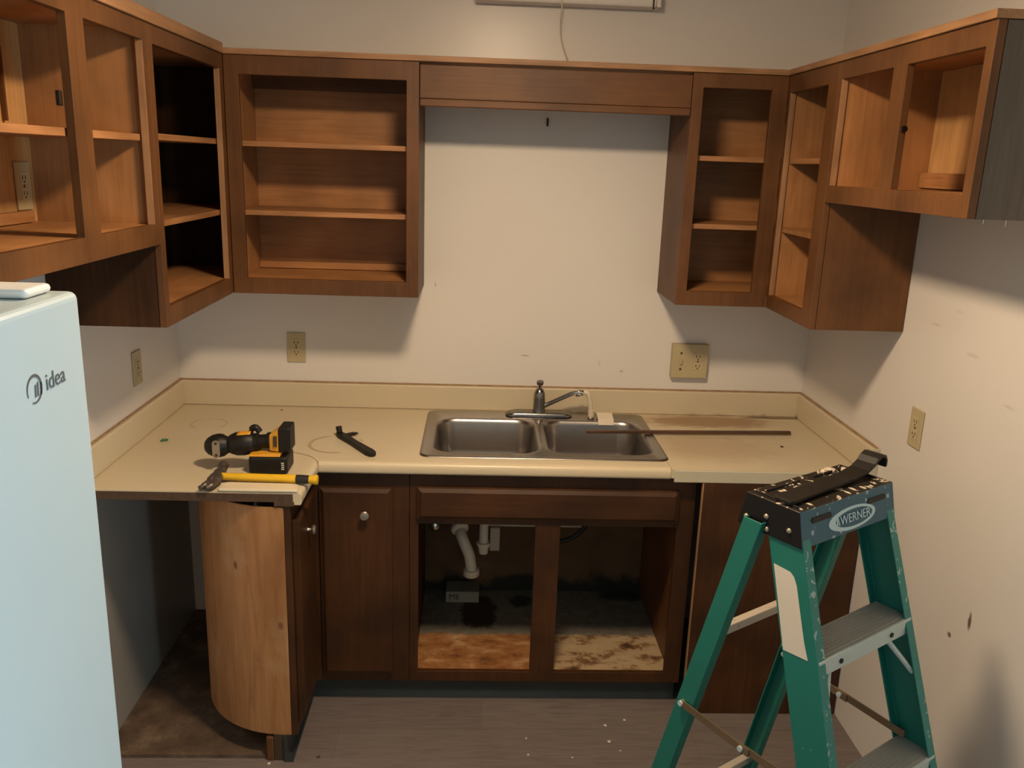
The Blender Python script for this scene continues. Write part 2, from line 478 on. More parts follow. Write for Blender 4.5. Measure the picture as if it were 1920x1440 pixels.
class MB:
    def __init__(s):
        s.bm = bmesh.new()

    def box(s, x0, x1, y0, y1, z0, z1, mi=0):
        vs_ = [s.bm.verts.new(p) for p in ((x0, y0, z0), (x1, y0, z0), (x1, y1, z0), (x0, y1, z0), (x0, y0, z1), (x1, y0, z1), (x1, y1, z1), (x0, y1, z1))]
        for f in ((3, 2, 1, 0), (4, 5, 6, 7), (0, 1, 5, 4), (1, 2, 6, 5), (2, 3, 7, 6), (3, 0, 4, 7)):
            fc = s.bm.faces.new([vs_[i] for i in f])
            fc.material_index = mi
        return s

    def hexa(s, bot, top, mi=0):
        """two quads (four points each, counter-clockwise seen from above)"""
        a = [s.bm.verts.new(p) for p in bot]
        b = [s.bm.verts.new(p) for p in top]
        n = len(a)
        fs = [s.bm.faces.new(a[::-1]), s.bm.faces.new(b)]
        for i in range(n):
            j = (i + 1) % n
            fs.append(s.bm.faces.new((a[i], a[j], b[j], b[i])))
        for f in fs:
            f.material_index = mi
        return s

    def prism(s, poly, axis, a, b, mi=0):
        """extrude a 2-D polygon along axis from a to b"""
        def P(u, v, w):
            return {'x': (w, u, v), 'y': (u, w, v), 'z': (u, v, w)}[axis]
        return s.hexa([P(u, v, a) for u, v in poly], [P(u, v, b) for u, v in poly], mi)

    def ring(s, c, ax, r, seg, ref=None):
        ax = Vector(ax).normalized()
        if ref is None:
            ref = Vector((0, 0, 1)) if abs(ax.z) < 0.9 else Vector((1, 0, 0))
        e1 = ax.cross(ref).normalized()
        e2 = ax.cross(e1).normalized()
        ry = r if isinstance(r, (int, float)) else r[1]
        rx = r if isinstance(r, (int, float)) else r[0]
        return [s.bm.verts.new(Vector(c) + e1 * (math.cos(2 * PI * i / seg) * rx) + e2 * (math.sin(2 * PI * i / seg) * ry)) for i in range(seg)]

    def loft(s, rings, cap=True, mi=0):
        for a, b in zip(rings[:-1], rings[1:]):
            n = len(a)
            for i in range(n):
                j = (i + 1) % n
                f = s.bm.faces.new((a[i], a[j], b[j], b[i]))
                f.material_index = mi
        if cap:
            f = s.bm.faces.new(rings[0][::-1])
            f.material_index = mi
            f = s.bm.faces.new(rings[-1])
            f.material_index = mi
        return s

    def cyl(s, p0, p1, r0, r1=None, seg=20, mi=0):
        ax = Vector(p1) - Vector(p0)
        return s.loft([s.ring(p0, ax, r0, seg), s.ring(p1, ax, r0 if r1 is None else r1, seg)], True, mi)

    def lathe(s, base, axis, prof, seg=28, mi=0, squash=None):
        """prof: (distance along axis, radius)"""
        ax = Vector(axis).normalized()
        rings = []
        for d, r in prof:
            rr = max(r, 0.0004)
            rings.append(s.ring(Vector(base) + ax * d, ax, rr if squash is None else (rr * squash[0], rr * squash[1]), seg))
        return s.loft(rings, True, mi)

    def tube(s, pts, r, seg=12, mi=0):
        pts = [Vector(p) for p in pts]
        rs = r if isinstance(r, (list, tuple)) else [r] * len(pts)
        rings = []
        ref = None
        for i, p in enumerate(pts):
            t = (pts[min(i + 1, len(pts) - 1)] - pts[max(i - 1, 0)]).normalized()
            if ref is None:
                ref = Vector((0, 0, 1)) if abs(t.z) < 0.9 else Vector((1, 0, 0))
            e1 = t.cross(ref).normalized()
            ref = e1.cross(t)
            rings.append([s.bm.verts.new(p + e1 * (math.cos(2 * PI * k / seg) * rs[i]) + ref * (math.sin(2 * PI * k / seg) * rs[i])) for k in range(seg)])
        return s.loft(rings, True, mi)

    def plate(s, axis, us, vs_, w0, w1, filled, raw_edges=()):
        """solid plate with rectangular holes; grid cells us x vs_, filled(u,v) at the cell centre"""
        us = sorted(set(us))
        vs_ = sorted(set(vs_))

        def P(u, v, w):
            return {'x': (w, u, v), 'y': (u, w, v), 'z': (u, v, w)}[axis]
        nu, nv = len(us) - 1, len(vs_) - 1
        fl = [[filled((us[i] + us[i + 1]) / 2, (vs_[j] + vs_[j + 1]) / 2) for j in range(nv)] for i in range(nu)]
        cache = {}

        def V(i, j, k):
            if (i, j, k) not in cache:
                cache[(i, j, k)] = s.bm.verts.new(P(us[i], vs_[j], (w0, w1)[k]))
            return cache[(i, j, k)]
        for i in range(nu):
            for j in range(nv):
                if not fl[i][j]:
                    continue
                for k in (0, 1):
                    s.bm.faces.new((V(i, j, k), V(i + 1, j, k), V(i + 1, j + 1, k), V(i, j + 1, k)))
                for di, dj, e in ((-1, 0, ((i, j), (i, j + 1))), (1, 0, ((i + 1, j), (i + 1, j + 1))), (0, -1, ((i, j), (i + 1, j))), (0, 1, ((i, j + 1), (i + 1, j + 1)))):
                    a, b = i + di, j + dj
                    inside = 0 <= a < nu and 0 <= b < nv
                    if inside and fl[a][b]:
                        continue
                    f = s.bm.faces.new((V(*e[0], 0), V(*e[1], 0), V(*e[1], 1), V(*e[0], 1)))
                    if di != 0 and any(abs(us[e[0][0]] - q) < 1e-5 for q in raw_edges):
                        f.material_index = 1
        return s

    def build(s, name, mat, parent=None, bevel=0.0, smooth=False, seg=2, label=None, local=False, angle=40):
        bmesh.ops.recalc_face_normals(s.bm, faces=s.bm.faces)
        off = Vector((0, 0, 0)) if (local or parent is None) else root_loc(parent)
        if parent is not None and not local:
            bmesh.ops.translate(s.bm, verts=s.bm.verts, vec=-off)
        me = bpy.data.meshes.new(name)
        s.bm.to_mesh(me)
        s.bm.free()
        for m_ in (mat if isinstance(mat, (list, tuple)) else [mat]):
            me.materials.append(MAT[m_] if isinstance(m_, str) else m_)
        if smooth:
            for p in me.polygons:
                p.use_smooth = True
        o = bpy.data.objects.new(name, me)
        C.objects.link(o)
        o.parent = parent
        if bevel:
            md = o.modifiers.new('bevel', 'BEVEL')
            md.width = bevel
            md.segments = seg
            md.limit_method = 'ANGLE'
            md.angle_limit = math.radians(35)
        if smooth:
            try:
                me.set_sharp_from_angle(angle=math.radians(angle))
            except Exception:
                pass
        if label:
            o['label'] = label
        return o


def thing(name, label, cat, loc=(0, 0, 0), rz=0.0, group=None):
    o = bpy.data.objects.new(name, None)
    o.empty_display_size = 0.05
    C.objects.link(o)
    o.location = loc
    o.rotation_euler = (0, 0, rz)
    o['label'] = label
    o['category'] = cat
    if group:
        o['group'] = group
    return o


def tag(o, label, cat, group=None):
    o['label'] = label
    o['category'] = cat
    if group:
        o['group'] = group
    return o


def origin(o, loc):
    """move a top-level mesh's origin without moving its shape"""
    v = Vector(loc)
    o.data.transform(Matrix.Translation(-v))
    o.location = v
    return o


def struct(o):
    o['kind'] = 'structure'
    return o


def rrect(x0, x1, y0, y1, r, seg=6):
    pts = []
    for cx, cy, a0 in ((x1 - r, y1 - r, 0), (x0 + r, y1 - r, PI / 2), (x0 + r, y0 + r, PI), (x1 - r, y0 + r, 1.5 * PI)):
        for i in range(seg + 1):
            a = a0 + PI / 2 * i / seg
            pts.append((cx + r * math.cos(a), cy + r * math.sin(a)))
    return pts


def text_mesh(body, size, extrude=0.0004):
    cu = bpy.data.curves.new('lettering', 'FONT')
    cu.body = body
    cu.size = size
    cu.extrude = extrude
    cu.align_x = 'CENTER'
    cu.align_y = 'CENTER'
    tmp = bpy.data.objects.new('lettering_tmp', cu)
    C.objects.link(tmp)
    dg = bpy.context.evaluated_depsgraph_get()
    me = bpy.data.meshes.new_from_object(tmp.evaluated_get(dg))
    bpy.data.objects.remove(tmp, do_unlink=True)
    bpy.data.curves.remove(cu)
    me.materials.clear()
    return me


def text_obj(name, body, size, mat, parent, matrix, extrude=0.0004, scale=(1, 1, 1)):
    me = text_mesh(body, size, extrude)
    me.transform(matrix @ Matrix.Diagonal((*scale, 1)))
    me.materials.append(MAT[mat])
    o = bpy.data.objects.new(name, me)
    C.objects.link(o)
    o.parent = parent
    return o


# ------------------------------------------------------------------ setting
W = 2.465
CEIL = 2.56
YF = -4.7
o = MB().box(-0.1, W + 0.1, YF, 0.1, -0.08, 0).build('floor', 'floor')
struct(o)
o = MB().box(-0.1, W + 0.1, 0, 0.1, 0, CEIL).build('wall_back', 'wall_back')
struct(o)
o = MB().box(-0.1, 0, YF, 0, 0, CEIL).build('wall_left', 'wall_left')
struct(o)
DY0, DY1, DZ = -4.1, -3.1, 2.04
o = MB().plate('x', [YF, DY0, DY1, 0], [0, DZ, CEIL], W, W + 0.1, lambda u, v: not (DY0 < u < DY1 and v < DZ)).build('wall_right', 'wall_right')
struct(o)
o = MB().box(-0.1, W + 0.1, YF - 0.1, YF, 0, CEIL).build('wall_front', 'wall')
struct(o)
o = MB().box(-0.1, W + 0.1, YF, 0.1, CEIL, CEIL + 0.08).build('ceiling', 'ceiling')
struct(o)
m = MB()
m.box(W - 0.015, W, DY0 - 0.06, DY0, 0, DZ + 0.06).box(W - 0.015, W, DY1, DY1 + 0.06, 0, DZ + 0.06).box(W - 0.015, W, DY0, DY1, DZ, DZ + 0.06)
o = m.build('door_1', 'white_fixture', bevel=0.003)
struct(o)
o = MB().box(W, W + 1.0, DY0 - 0.1, DY1 + 0.1, -0.08, 0).build('floor.001', 'floor')
struct(o)
# old board left bare where the dishwasher or drawers stood
o = MB().box(0.001, 0.512, -0.905, -0.001, 0.0, 0.013).build('subfloor', 'subfloor')
struct(o)
# vinyl cove base along the toe kick
m = MB()
m.prism([(-0.560, 0.0), (-0.576, 0.0), (-0.574, 0.006), (-0.566, 0.016), (-0.5635, 0.03), (-0.5635, 0.095), (-0.560, 0.095)], 'x', 0.585, 1.90)
o = m.build('baseboard_back', 'cove', smooth=True)
struct(o)
m = MB()
m.prism([(0.572, 0.0), (0.600, 0.0), (0.592, 0.006), (0.583, 0.016), (0.5785, 0.03), (0.5785, 0.095), (0.572, 0.095)], 'y', -0.922, -0.577)
o = m.build('baseboard_left', 'cove', smooth=True)
struct(o)

# ------------------------------------------------------------------ ceiling lamp
t = thing('ceiling_lamp', 'lit round flush-mounted ceiling lamp with frosted glass above the kitchen', 'lamp', (LAMP[0], LAMP[1], CEIL))
MB().lathe((LAMP[0], LAMP[1], CEIL), (0, 0, -1), [(0.0, 0.15), (0.05, 0.15), (0.07, 0.13), (0.085, 0.128)], 40).build('housing', 'white_fixture', t, smooth=True)
MB().lathe((LAMP[0], LAMP[1], CEIL - 0.086), (0, 0, -1), [(0.0, 0.125), (0.006, 0.122), (0.016, 0.10), (0.024, 0.065), (0.028, 0.02), (0.0285, 0.0)], 40).build('glass_shade', 'lamp', t, smooth=True)

# ------------------------------------------------------------------ wall fixture and its cord
t = thing('wall_light', 'white strip light mounted high on the back wall above the valance', 'light', (1.45, 0, 2.44))
MB().box(1.13, 1.75, -0.075, -0.001, 2.445, 2.52).build('housing', 'white_fixture', t, bevel=0.006)
MB().prism([(-0.088, 2.421), (-0.085, 2.413), (-0.02, 2.413), (-0.012, 2.42), (-0.012, 2.444), (-0.088, 2.444)], 'x', 1.125, 1.752).build('diffuser', 'white_fixture', t, bevel=0.003)
m = MB()
m.box(1.753, 1.768, -0.09, -0.002, 2.412, 2.522)
m.build('end_cap', 'white_fixture', t, bevel=0.003)
m = MB().box(1.738, 1.744, -0.0905, -0.0885, 2.405, 2.44)
m.build('clip', 'plate_dark', t)
pts = [(1.418, -0.06, 2.50), (1.419, -0.094, 2.46), (1.421, -0.094, 2.40), (1.422, -0.06, 2.35), (1.428, -0.04, 2.31), (1.440, -0.035, 2.275), (1.457, -0.04, 2.235), (1.470, -0.05, 2.208)]


def smooth_path(p, n=6):
    p = [Vector(q) for q in p]
    out = []
    for i in range(len(p) - 1):
        a, b, c, d = p[max(i - 1, 0)], p[i], p[i + 1], p[min(i + 2, len(p) - 1)]
        for k in range(n):
            u = k / n
            out.append(0.5 * ((2 * b) + (c - a) * u + (2 * a - 5 * b + 4 * c - d) * u * u + (3 * b - a - 3 * c + d) * u ** 3))
    out.append(p[-1])
    return out


o = MB().tube(smooth_path(pts), 0.0026, 8).build('cord', 'white_tube', smooth=True)
origin(o, (1.42, -0.06, 2.45))
tag(o, 'thin white cord hanging from the strip light down behind the valance', 'cord')
o = MB().cyl((1.394, -0.016, 2.018), (1.394, 0.0, 2.021), 0.003, seg=8).cyl((1.394, -0.018, 2.006), (1.394, -0.016, 2.035), 0.0035, seg=8).build('nail', 'nail')
origin(o, (1.394, 0, 2.02))
tag(o, 'small dark nail in the back wall under the valance', 'nail')

# ------------------------------------------------------------------ upper cabinets
ZT = 2.180
ZB = 1.408
FT = 0.019


def frame_x(m_, us, zs, x0, x1, holes, raw):
    m_.plate('x', us, zs, x0, x1, lambda u, v: not any(h[0] < u < h[1] and h[2] < v < h[3] for h in holes), raw)
    return m_


def grid(h0, h1, holes, i):
    s_ = [h0, h1]
    for h in holes:
        s_ += [h[i], h[i + 1]]
    return s_


def cab_x(label, xin, xout, y0, y1, z0, z1, holes, shelves, fly, back_mat='ply_z', side_far=True, near_mat='stain_z', raw=()):
    """cabinet on a side wall: xin = wall face, xout = front; y0 nearest the viewer, y1 farthest"""
    g = 0.0015
    t_ = thing('wall_cabinet', label, 'cabinet', ((xin + xout) / 2, (y0 + y1) / 2, z0), group=None)
    s_ = 1 if xout > xin else -1
    xf = xout - s_ * FT
    lo, hi = sorted((xf, xout))
    m_ = MB()
    frame_x(m_, grid(y0, y1, holes, 0), grid(z0, z1, holes, 2), lo, hi, holes, raw)
    fr = m_.build('face_frame', ['stain_z', 'edge_z'], t_, bevel=0.0012)
    wa = xin + s_ * 0.002
    bl, bh = sorted((wa, wa + s_ * 0.006))
    MB().box(bl, bh, y0 + 0.017, y1 - 0.017, z0 + 0.016, z1 - 0.017).build('back_panel', back_mat, t_)
    il, ih = sorted((wa, xf - s_ * g))
    MB().box(il, ih, y0, y0 + 0.016, z0, z1 - 0.001).build('side_panel', near_mat, t_)
    MB().box(il, ih, y1 - 0.016, y1, z0, z1 - 0.001).build('side_panel', 'dark_stain_shade' if back_mat == 'dark_stain_shade' else 'ply_z', t_)
    il2, ih2 = sorted((wa + s_ * 0.007, xf - s_ * g))
    MB().box(il2, ih2, y0 + 0.0165, y1 - 0.0165, z1 - 0.016, z1 - 0.001).build('top_panel', 'ply_y', t_)
    il, ih = sorted((wa, xf - s_ * g))
    bz = holes[0][2] - 0.016
    MB().box(il2, ih2, y0 + 0.0165, y1 - 0.0165, bz, bz + 0.015).build('bottom_panel', 'ply_y', t_)
    for sz in shelves:
        a, b = sorted((wa + s_ * 0.0075, xf - s_ * 0.004))
        MB().box(a, b, y0 + 0.0175, y1 - 0.0175, sz, sz + 0.017).build('shelf', 'shelf_y', t_, bevel=0.001)
    return t_


XL = 0.3135
XR = 2.169
# left, over the fridge
tl = cab_x('short brown open wall cabinet over the fridge on the left wall, doors removed', 0, XL, -1.825, -0.962, 1.633, ZT,
           [(-1.735, -1.397, 1.687, 2.136), (-1.317, -0.996, 1.687, 2.136)], [1.895], 0, 'ply_pale', raw=(-0.996,))
MB().box(0.284, 0.2935, -1.41, -1.3965, 1.955, 1.985).build('door_catch', 'nail', tl, bevel=0.002)
MB().box(0.009, 0.03, -1.45, -1.035, 1.688, 1.716).build('nailer', 'shelf_y', tl, bevel=0.002)
MB().box(0.0085, 0.02, -1.098, -1.09, 1.93, 2.10).build('crack_strip', 'stain_z', tl)
# left, tall corner
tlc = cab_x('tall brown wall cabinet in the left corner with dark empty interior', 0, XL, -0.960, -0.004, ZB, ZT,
            [(-0.930, -0.358, 1.462, 2.134)], [1.672, 1.900], 0, near_mat='dark_stain_shade', raw=(-0.358,), back_mat='dark_stain_shade')  # back and far side carry the interior shade in their colour
# right, tall corner
trc = cab_x('narrow tall brown wall cabinet in the right corner with pale back', W, XR, -0.7335, -0.3225, ZB, ZT,
            [(-0.660, -0.345, 1.455, 2.126)], [1.672, 1.900], 0, 'ply_pale', raw=(-0.345,))
# right, short
tr = cab_x('short brown open wall cabinet at the right end, doors removed', W, XR, -1.493, -0.735, 1.790, ZT,
           [(-1.462, -1.136, 1.839, 2.132), (-1.065, -0.756, 1.839, 2.132)], [], 0, 'ply_pale', near_mat='ambient_grey_panel', raw=(-0.756,))
MB().cyl((XR + 0.010, -1.1375, 1.983), (XR + 0.010, -1.146, 1.983), 0.008, seg=14).build('door_catch', 'chrome', tr, smooth=True)
MB().box(W - 0.032, W - 0.009, -1.46, -0.756, 1.841, 1.884).build('nailer', 'shelf_y', tr, bevel=0.002)
for y in (-1.335, -1.42):
    MB().cyl((2.30, y, 1.822), (2.30, y, 1.772), 0.0022, 0.0012, seg=8).build('screw', 'bright_chrome', tr, smooth=True)


def cab_y(label, x0, x1, z0, z1, yfront, hole, shelves, hide_left=None):
    t_ = thing('wall_cabinet', label, 'cabinet', ((x0 + x1) / 2, -0.16, z0))
    m_ = MB()
    m_.plate('y', [x0, hide_left or x1, hole[0], hole[1]], [z0, z1, hole[2], hole[3]], yfront, yfront + FT, lambda u, v: not (hole[0] < u < hole[1] and hole[2] < v < hole[3]))
    m_.build('face_frame', ['stain_z', 'edge_z'], t_, bevel=0.0012)
    yi = yfront + FT + 0.0015
    MB().box(x0 + 0.017, x1 - 0.017, -0.008, -0.002, z0 + 0.016, z1 - 0.017).build('back_panel', 'ply_x', t_)
    MB().box(x0, x0 + 0.016, yi, -0.002, z0, z1 - 0.001).build('side_panel', 'ply_z', t_)
    MB().box(x1 - 0.016, x1, yi, -0.002, z0, z1 - 0.001).build('side_panel', 'stain_z', t_)
    MB().box(x0 + 0.0165, x1 - 0.0165, yi, -0.0085, z1 - 0.016, z1 - 0.001).build('top_panel', 'ply_x', t_)
    bz = hole[2] - 0.016
    MB().box(x0 + 0.0165, x1 - 0.0165, yi, -0.0085, bz, bz + 0.015).build('bottom_panel', 'ply_x', t_)
    for sz in shelves:
        MB().box(x0 + 0.0175, x1 - 0.0175, yi + 0.003, -0.0085, sz, sz + 0.017).build('shelf', 'shelf_x', t_, bevel=0.001)
    return t_


YC = -0.322
bl_ = cab_y('brown open wall cabinet with two shelves left of the valance', 0.316, 0.946, ZB, ZT, YC, (0.362, 0.905, 1.460, 2.121), [1.672, 1.897])
MB().box(0.333, 0.929, -0.03, -0.0085, 1.461, 1.487).build('nailer', 'ply_x', bl_, bevel=0.002)
MB().box(0.333, 0.929, -0.03, -0.0085, 2.10, 2.162).build('nailer', 'stain_x', bl_, bevel=0.002)
br_ = cab_y('narrow brown open wall cabinet right of the valance with two shelves', 1.848, 2.463, ZB, ZT, YC, (1.884, 2.115, 1.458, 2.134), [1.672, 1.900], hide_left=2.1685)
# side panel of this one shows on its left, the end it turns to the bare wall
for ch in list(br_.children):
    if ch.name.startswith('side_panel') and ch.data.vertices[0].co.x < 0:
        ch.data.materials[0] = MAT['stain_z']

# valance
t = thing('valance', 'brown wooden valance board bridging the cabinets above the sink', 'valance', (1.397, YC, 2.045))
MB().box(0.949, 1.8455, YC, YC + 0.019, 2.068, 2.172).build('board', 'stain_x', t, bevel=0.0015)
MB().box(0.949, 1.8455, YC - 0.004, YC + 0.021, 2.043, 2.067).build('bottom_rail', 'stain_x', t, bevel=0.003)

# top boards with their pale raw edge
for nm, bx, lb in (
        ('a', (0.002, XL + 0.008, -1.825, -0.334, 2.181, 2.213), 'raw pale plywood strip on top of the left wall cabinets'),
        ('b', (0.002, W - 0.002, YC - 0.008, -0.002, 2.181, 2.199), 'raw pale plywood strip along the top of the back cabinets and valance'),
        ('c', (XR - 0.008, W - 0.002, -1.495, -0.334, 2.181, 2.199), 'raw pale plywood strip on top of the right wall cabinets')):
    o = MB().box(*bx).build('top_board', 'edge_x' if nm == 'b' else 'edge_y', bevel=0.002)
    origin(o, ((bx[0] + bx[1]) / 2, (bx[2] + bx[3]) / 2, bx[4]))
    tag(o, lb, 'board')

# ------------------------------------------------------------------ outlets
def outlet(label, centre, facing, w=0.070, h=0.117, depth=0.006, gangs=1, blank=False):
    t_ = thing('wall_outlet', label, 'outlet', centre)
    cx, cy, cz = centre

    def P(m_, u0, u1, v0, v1, d0, d1):
        if facing == 'y':
            m_.box(cx + u0, cx + u1, cy - d1, cy - d0, cz + v0, cz + v1)
        elif facing == 'x':
            m_.box(cx + d0, cx + d1, cy + u0, cy + u1, cz + v0, cz + v1)
        else:
            m_.box(cx - d1, cx - d0, cy + u0, cy + u1, cz + v0, cz + v1)
        return m_
    P(MB(), -w / 2, w / 2, -h / 2, h / 2, 0.0005, depth).build('cover_plate', 'plate', t_, bevel=0.002)
    for gi in range(gangs):
        off = 0 if gangs == 1 else (-0.036, 0.032)[gi]
        if gangs == 2 and gi == 0:
            P(MB(), off - 0.004, off + 0.004, 0.028, 0.036, depth, depth + 0.001).build('plate_screw', 'plate_dark', t_)
            P(MB(), off - 0.004, off + 0.004, -0.036, -0.028, depth, depth + 0.001).build('plate_screw', 'plate_dark', t_)
            P(MB(), off - 0.005, off + 0.005, -0.012, 0.010, depth, depth + 0.008).build('toggle', 'plate', t_, bevel=0.002)
            continue
        for dz in (0.019, -0.019):
            rc = P(MB(), off - 0.016, off + 0.016, dz - 0.014, dz + 0.014, depth, depth + 0.0015).build('receptacle', 'plate_face', t_, bevel=0.001)
            m_ = MB()
            P(m_, off - 0.0085, off - 0.0055, dz - 0.003, dz + 0.007, depth + 0.0015, depth + 0.002)
            P(m_, off + 0.0055, off + 0.0085, dz - 0.003, dz + 0.006, depth + 0.0015, depth + 0.002)
            P(m_, off - 0.0025, off + 0.0025, dz - 0.011, dz - 0.006, depth + 0.0015, depth + 0.002)
            m_.build('slots', 'plate_dark', rc)
        P(MB(), off - 0.003, off + 0.003, -0.003, 0.003, depth, depth + 0.001).build('plate_screw', 'plate_dark', t_)
    return t_


outlet('ivory duplex outlet on the back wall left of the sink', (0.454, 0, 1.151), 'y')
o2 = outlet('wide raised ivory switch and outlet box on the back wall right of the sink', (1.9935, 0, 1.139), 'y', 0.142, 0.135, 0.030, 2)
outlet('ivory outlet on the left wall near the corner above the counter', (0, -0.412, 1.157), 'x')
outlet('ivory outlet on the right wall below the short cabinet', (W, -0.899, 1.150), '-x')
outlet('ivory outlet inside the short cabinet over the fridge', (0.008, -1.040, 1.776), 'x')

# ------------------------------------------------------------------ countertop
ZC = 0.915
ct = thing('countertop', 'worn cream laminate U-shaped countertop with stains and low backsplash', 'countertop', (1.2, -0.3, ZC))
CUT = (0.99, 1.80, -0.552, -0.062)
m = MB()
m.plate('z', [0.6505, 1.8035, CUT[0], CUT[1]], [-0.60, -0.001, CUT[2], CUT[3]], 0.887, ZC, lambda u, v: not (CUT[0] < u < CUT[1] and CUT[2] < v < CUT[3]))
m.build('sink_section', 'counter', ct)
NOSE = [(-0.6005, 0.887), (-0.626, 0.887), (-0.626, 0.8775), (-0.643, 0.8775), (-0.647, 0.880), (-0.6485, 0.886), (-0.6485, 0.902), (-0.646, 0.910), (-0.640, 0.9145), (-0.632, 0.916), (-0.622, 0.9155), (-0.6005, ZC)]
MB().prism(NOSE, 'x', 0.6505, 1.8035).build('front_nosing', 'counter', ct, smooth=True, angle=50)
# left leg
YL = -0.9138
m = MB()
m.plate('z', [0.001, 0.602, 0.6503], [YL, -0.600, -0.001], 0.8885, ZC, lambda u, v: not (u > 0.602 and v < -0.600))
m.build('left_section', ['counter'], ct)
m = MB()
prof = [(0.6025, 0.887), (0.628, 0.887), (0.628, 0.8775), (0.645, 0.8775), (0.649, 0.880), (0.6502, 0.886), (0.6502, 0.902), (0.648, 0.910), (0.642, 0.9145), (0.634, 0.916), (0.624, 0.9155), (0.6025, ZC)]
m.prism(prof, 'y', YL, -0.6005)
m.build('front_nosing', 'counter', ct, smooth=True, angle=50)
# raw core showing on the cut end
m = MB().box(0.001, 0.625, YL - 0.0025, YL - 0.0005, 0.8865, 0.9115)
m.box(0.57, 0.628, YL - 0.004, YL + 0.03, 0.874, 0.8868)
m.build('raw_end', 'chipboard', ct, label='dark raw chipboard end of the cut countertop')
# right leg
MB().box(1.804, W - 0.001, -0.655, -0.001, 0.885, ZC).build('right_section', 'counter', ct)
MB().box(1.812, W - 0.001, -0.662, -0.6555, 0.8725, 0.9150).build('edge_strip', 'trim_strip', ct, bevel=0.003)
# backsplashes
ZS = 1.012
MB().box(0.0005, W - 0.0005, -0.019, -0.0005, ZC + 0.0005, ZS).build('backsplash', 'counter', ct, bevel=0.004)
MB().box(0.0005, 0.019, YL, -0.0195, ZC + 0.0005, ZS).build('backsplash', 'counter', ct, bevel=0.004)
MB().box(W - 0.020, W - 0.0005, -0.695, -0.0195, ZC + 0.0005, ZS).build('backsplash', 'counter', ct, bevel=0.004)
MB().box(W - 0.024, W - 0.0005, -0.705, -0.696, ZC - 0.03, ZS + 0.004).build('end_cap', 'trim_strip', ct, bevel=0.002)
m = MB()
m.box(0.0008, W - 0.0008, -0.007, -0.0004, ZS + 0.0003, ZS + 0.005)
m.box(0.0008, 0.007, YL + 0.01, -0.008, ZS + 0.0003, ZS + 0.005)
m.box(W - 0.007, W - 0.0008, -0.69, -0.008, ZS + 0.0003, ZS + 0.005)
m.build('caulk_line', 'caulk', ct)
# seams
m = MB()
m.tube(smooth_path([(0.500, -0.545, ZC + 0.0006), (0.560, -0.562, ZC + 0.0006), (0.612, -0.592, ZC + 0.0006), (0.641, -0.630, ZC + 0.0002), (0.6500, -0.6485, ZC - 0.006), (0.6505, -0.6492, ZC - 0.034)]), 0.0012, 6)
m.build('seam', 'caulk', ct)
m = MB()
m.box(1.8034, 1.8046, -0.655, -0.58, ZC - 0.001, ZC + 0.0006)
m.build('seam', 'caulk', ct)

# loose end strip of laminate
poly = [(0.410, -0.916), (0.405, -0.878), (0.412, -0.863), (0.426, -0.857), (0.610, -0.861), (0.628, -0.866), (0.637, -0.875), (0.640, -0.916)]
o = MB().prism(poly, 'z', ZC + 0.0012, ZC + 0.010).build('laminate_strip', 'strip_laminate', bevel=0.003)
origin(o, (0.5, -0.88, ZC))
tag(o, 'loose cream laminate end strip lying along the counter edge below the hammer', 'strip')

# ------------------------------------------------------------------ sink
sk = thing('sink', 'double-bowl stainless steel drop-in sink in the countertop', 'sink', (1.393, -0.305, ZC))
m = MB()
bm = m.bm
zr = ZC + 0.005


def loop(pts, z):
    return [bm.verts.new((x, y, z)) for x, y in pts]


def skin(a, b):
    n = len(a)
    for i in range(n):
        j = (i + 1) % n
        bm.faces.new((a[i], a[j], b[j], b[i]))


SX0, SX1, SY0, SY1 = 0.969, 1.815, -0.580, -0.036
outs = [loop(rrect(SX0 + d, SX1 - d, SY0 + d, SY1 - d, 0.035 - d * 0.5), z) for d, z in ((0.0, ZC + 0.0008), (0.003, zr - 0.0005), (0.010, zr), (0.016, zr - 0.002))]
for a, b in zip(outs[:-1], outs[1:]):
    skin(a, b)
bowls = [(1.012, 1.376, -0.528, -0.138), (1.412, 1.776, -0.522, -0.138)]
tops = []
for (x0, x1, y0, y1) in bowls:
    rings = []
    for d, z, r in ((-0.006, zr - 0.002, 0.075), (0.0, zr - 0.006, 0.07), (0.004, zr - 0.02, 0.068), (0.012, zr - 0.12, 0.066), (0.018, zr - 0.148, 0.064), (0.032, zr - 0.163, 0.058), (0.060, zr - 0.168, 0.04)):
        rings.append(loop(rrect(x0 + d, x1 - d, y0 + d, y1 - d, r), z))
    for a, b in zip(rings[:-1], rings[1:]):
        skin(a, b)
    bm.faces.new(rings[-1])
    tops.append(rings[0])
bm.verts.ensure_lookup_table()
es = []
for lp in [outs[-1]] + tops:
    for i in range(len(lp)):
        e = bm.edges.get((lp[i], lp[(i + 1) % len(lp)]))
        es.append(e)
bmesh.ops.triangle_fill(bm, use_beauty=True, use_dissolve=False, edges=es)
m.build('basin', 'steel', sk, smooth=True, angle=60)
for (x0, x1, y0, y1) in bowls:
    cx, cy = (x0 + x1) / 2, (y0 + y1) / 2
    d_ = MB().lathe((cx, cy, zr - 0.1675), (0, 0, 1), [(0, 0.05), (0.003, 0.05), (0.004, 0.042), (0.001, 0.036), (0.0008, 0.0)], 28).build('drain', 'chrome', sk, smooth=True)

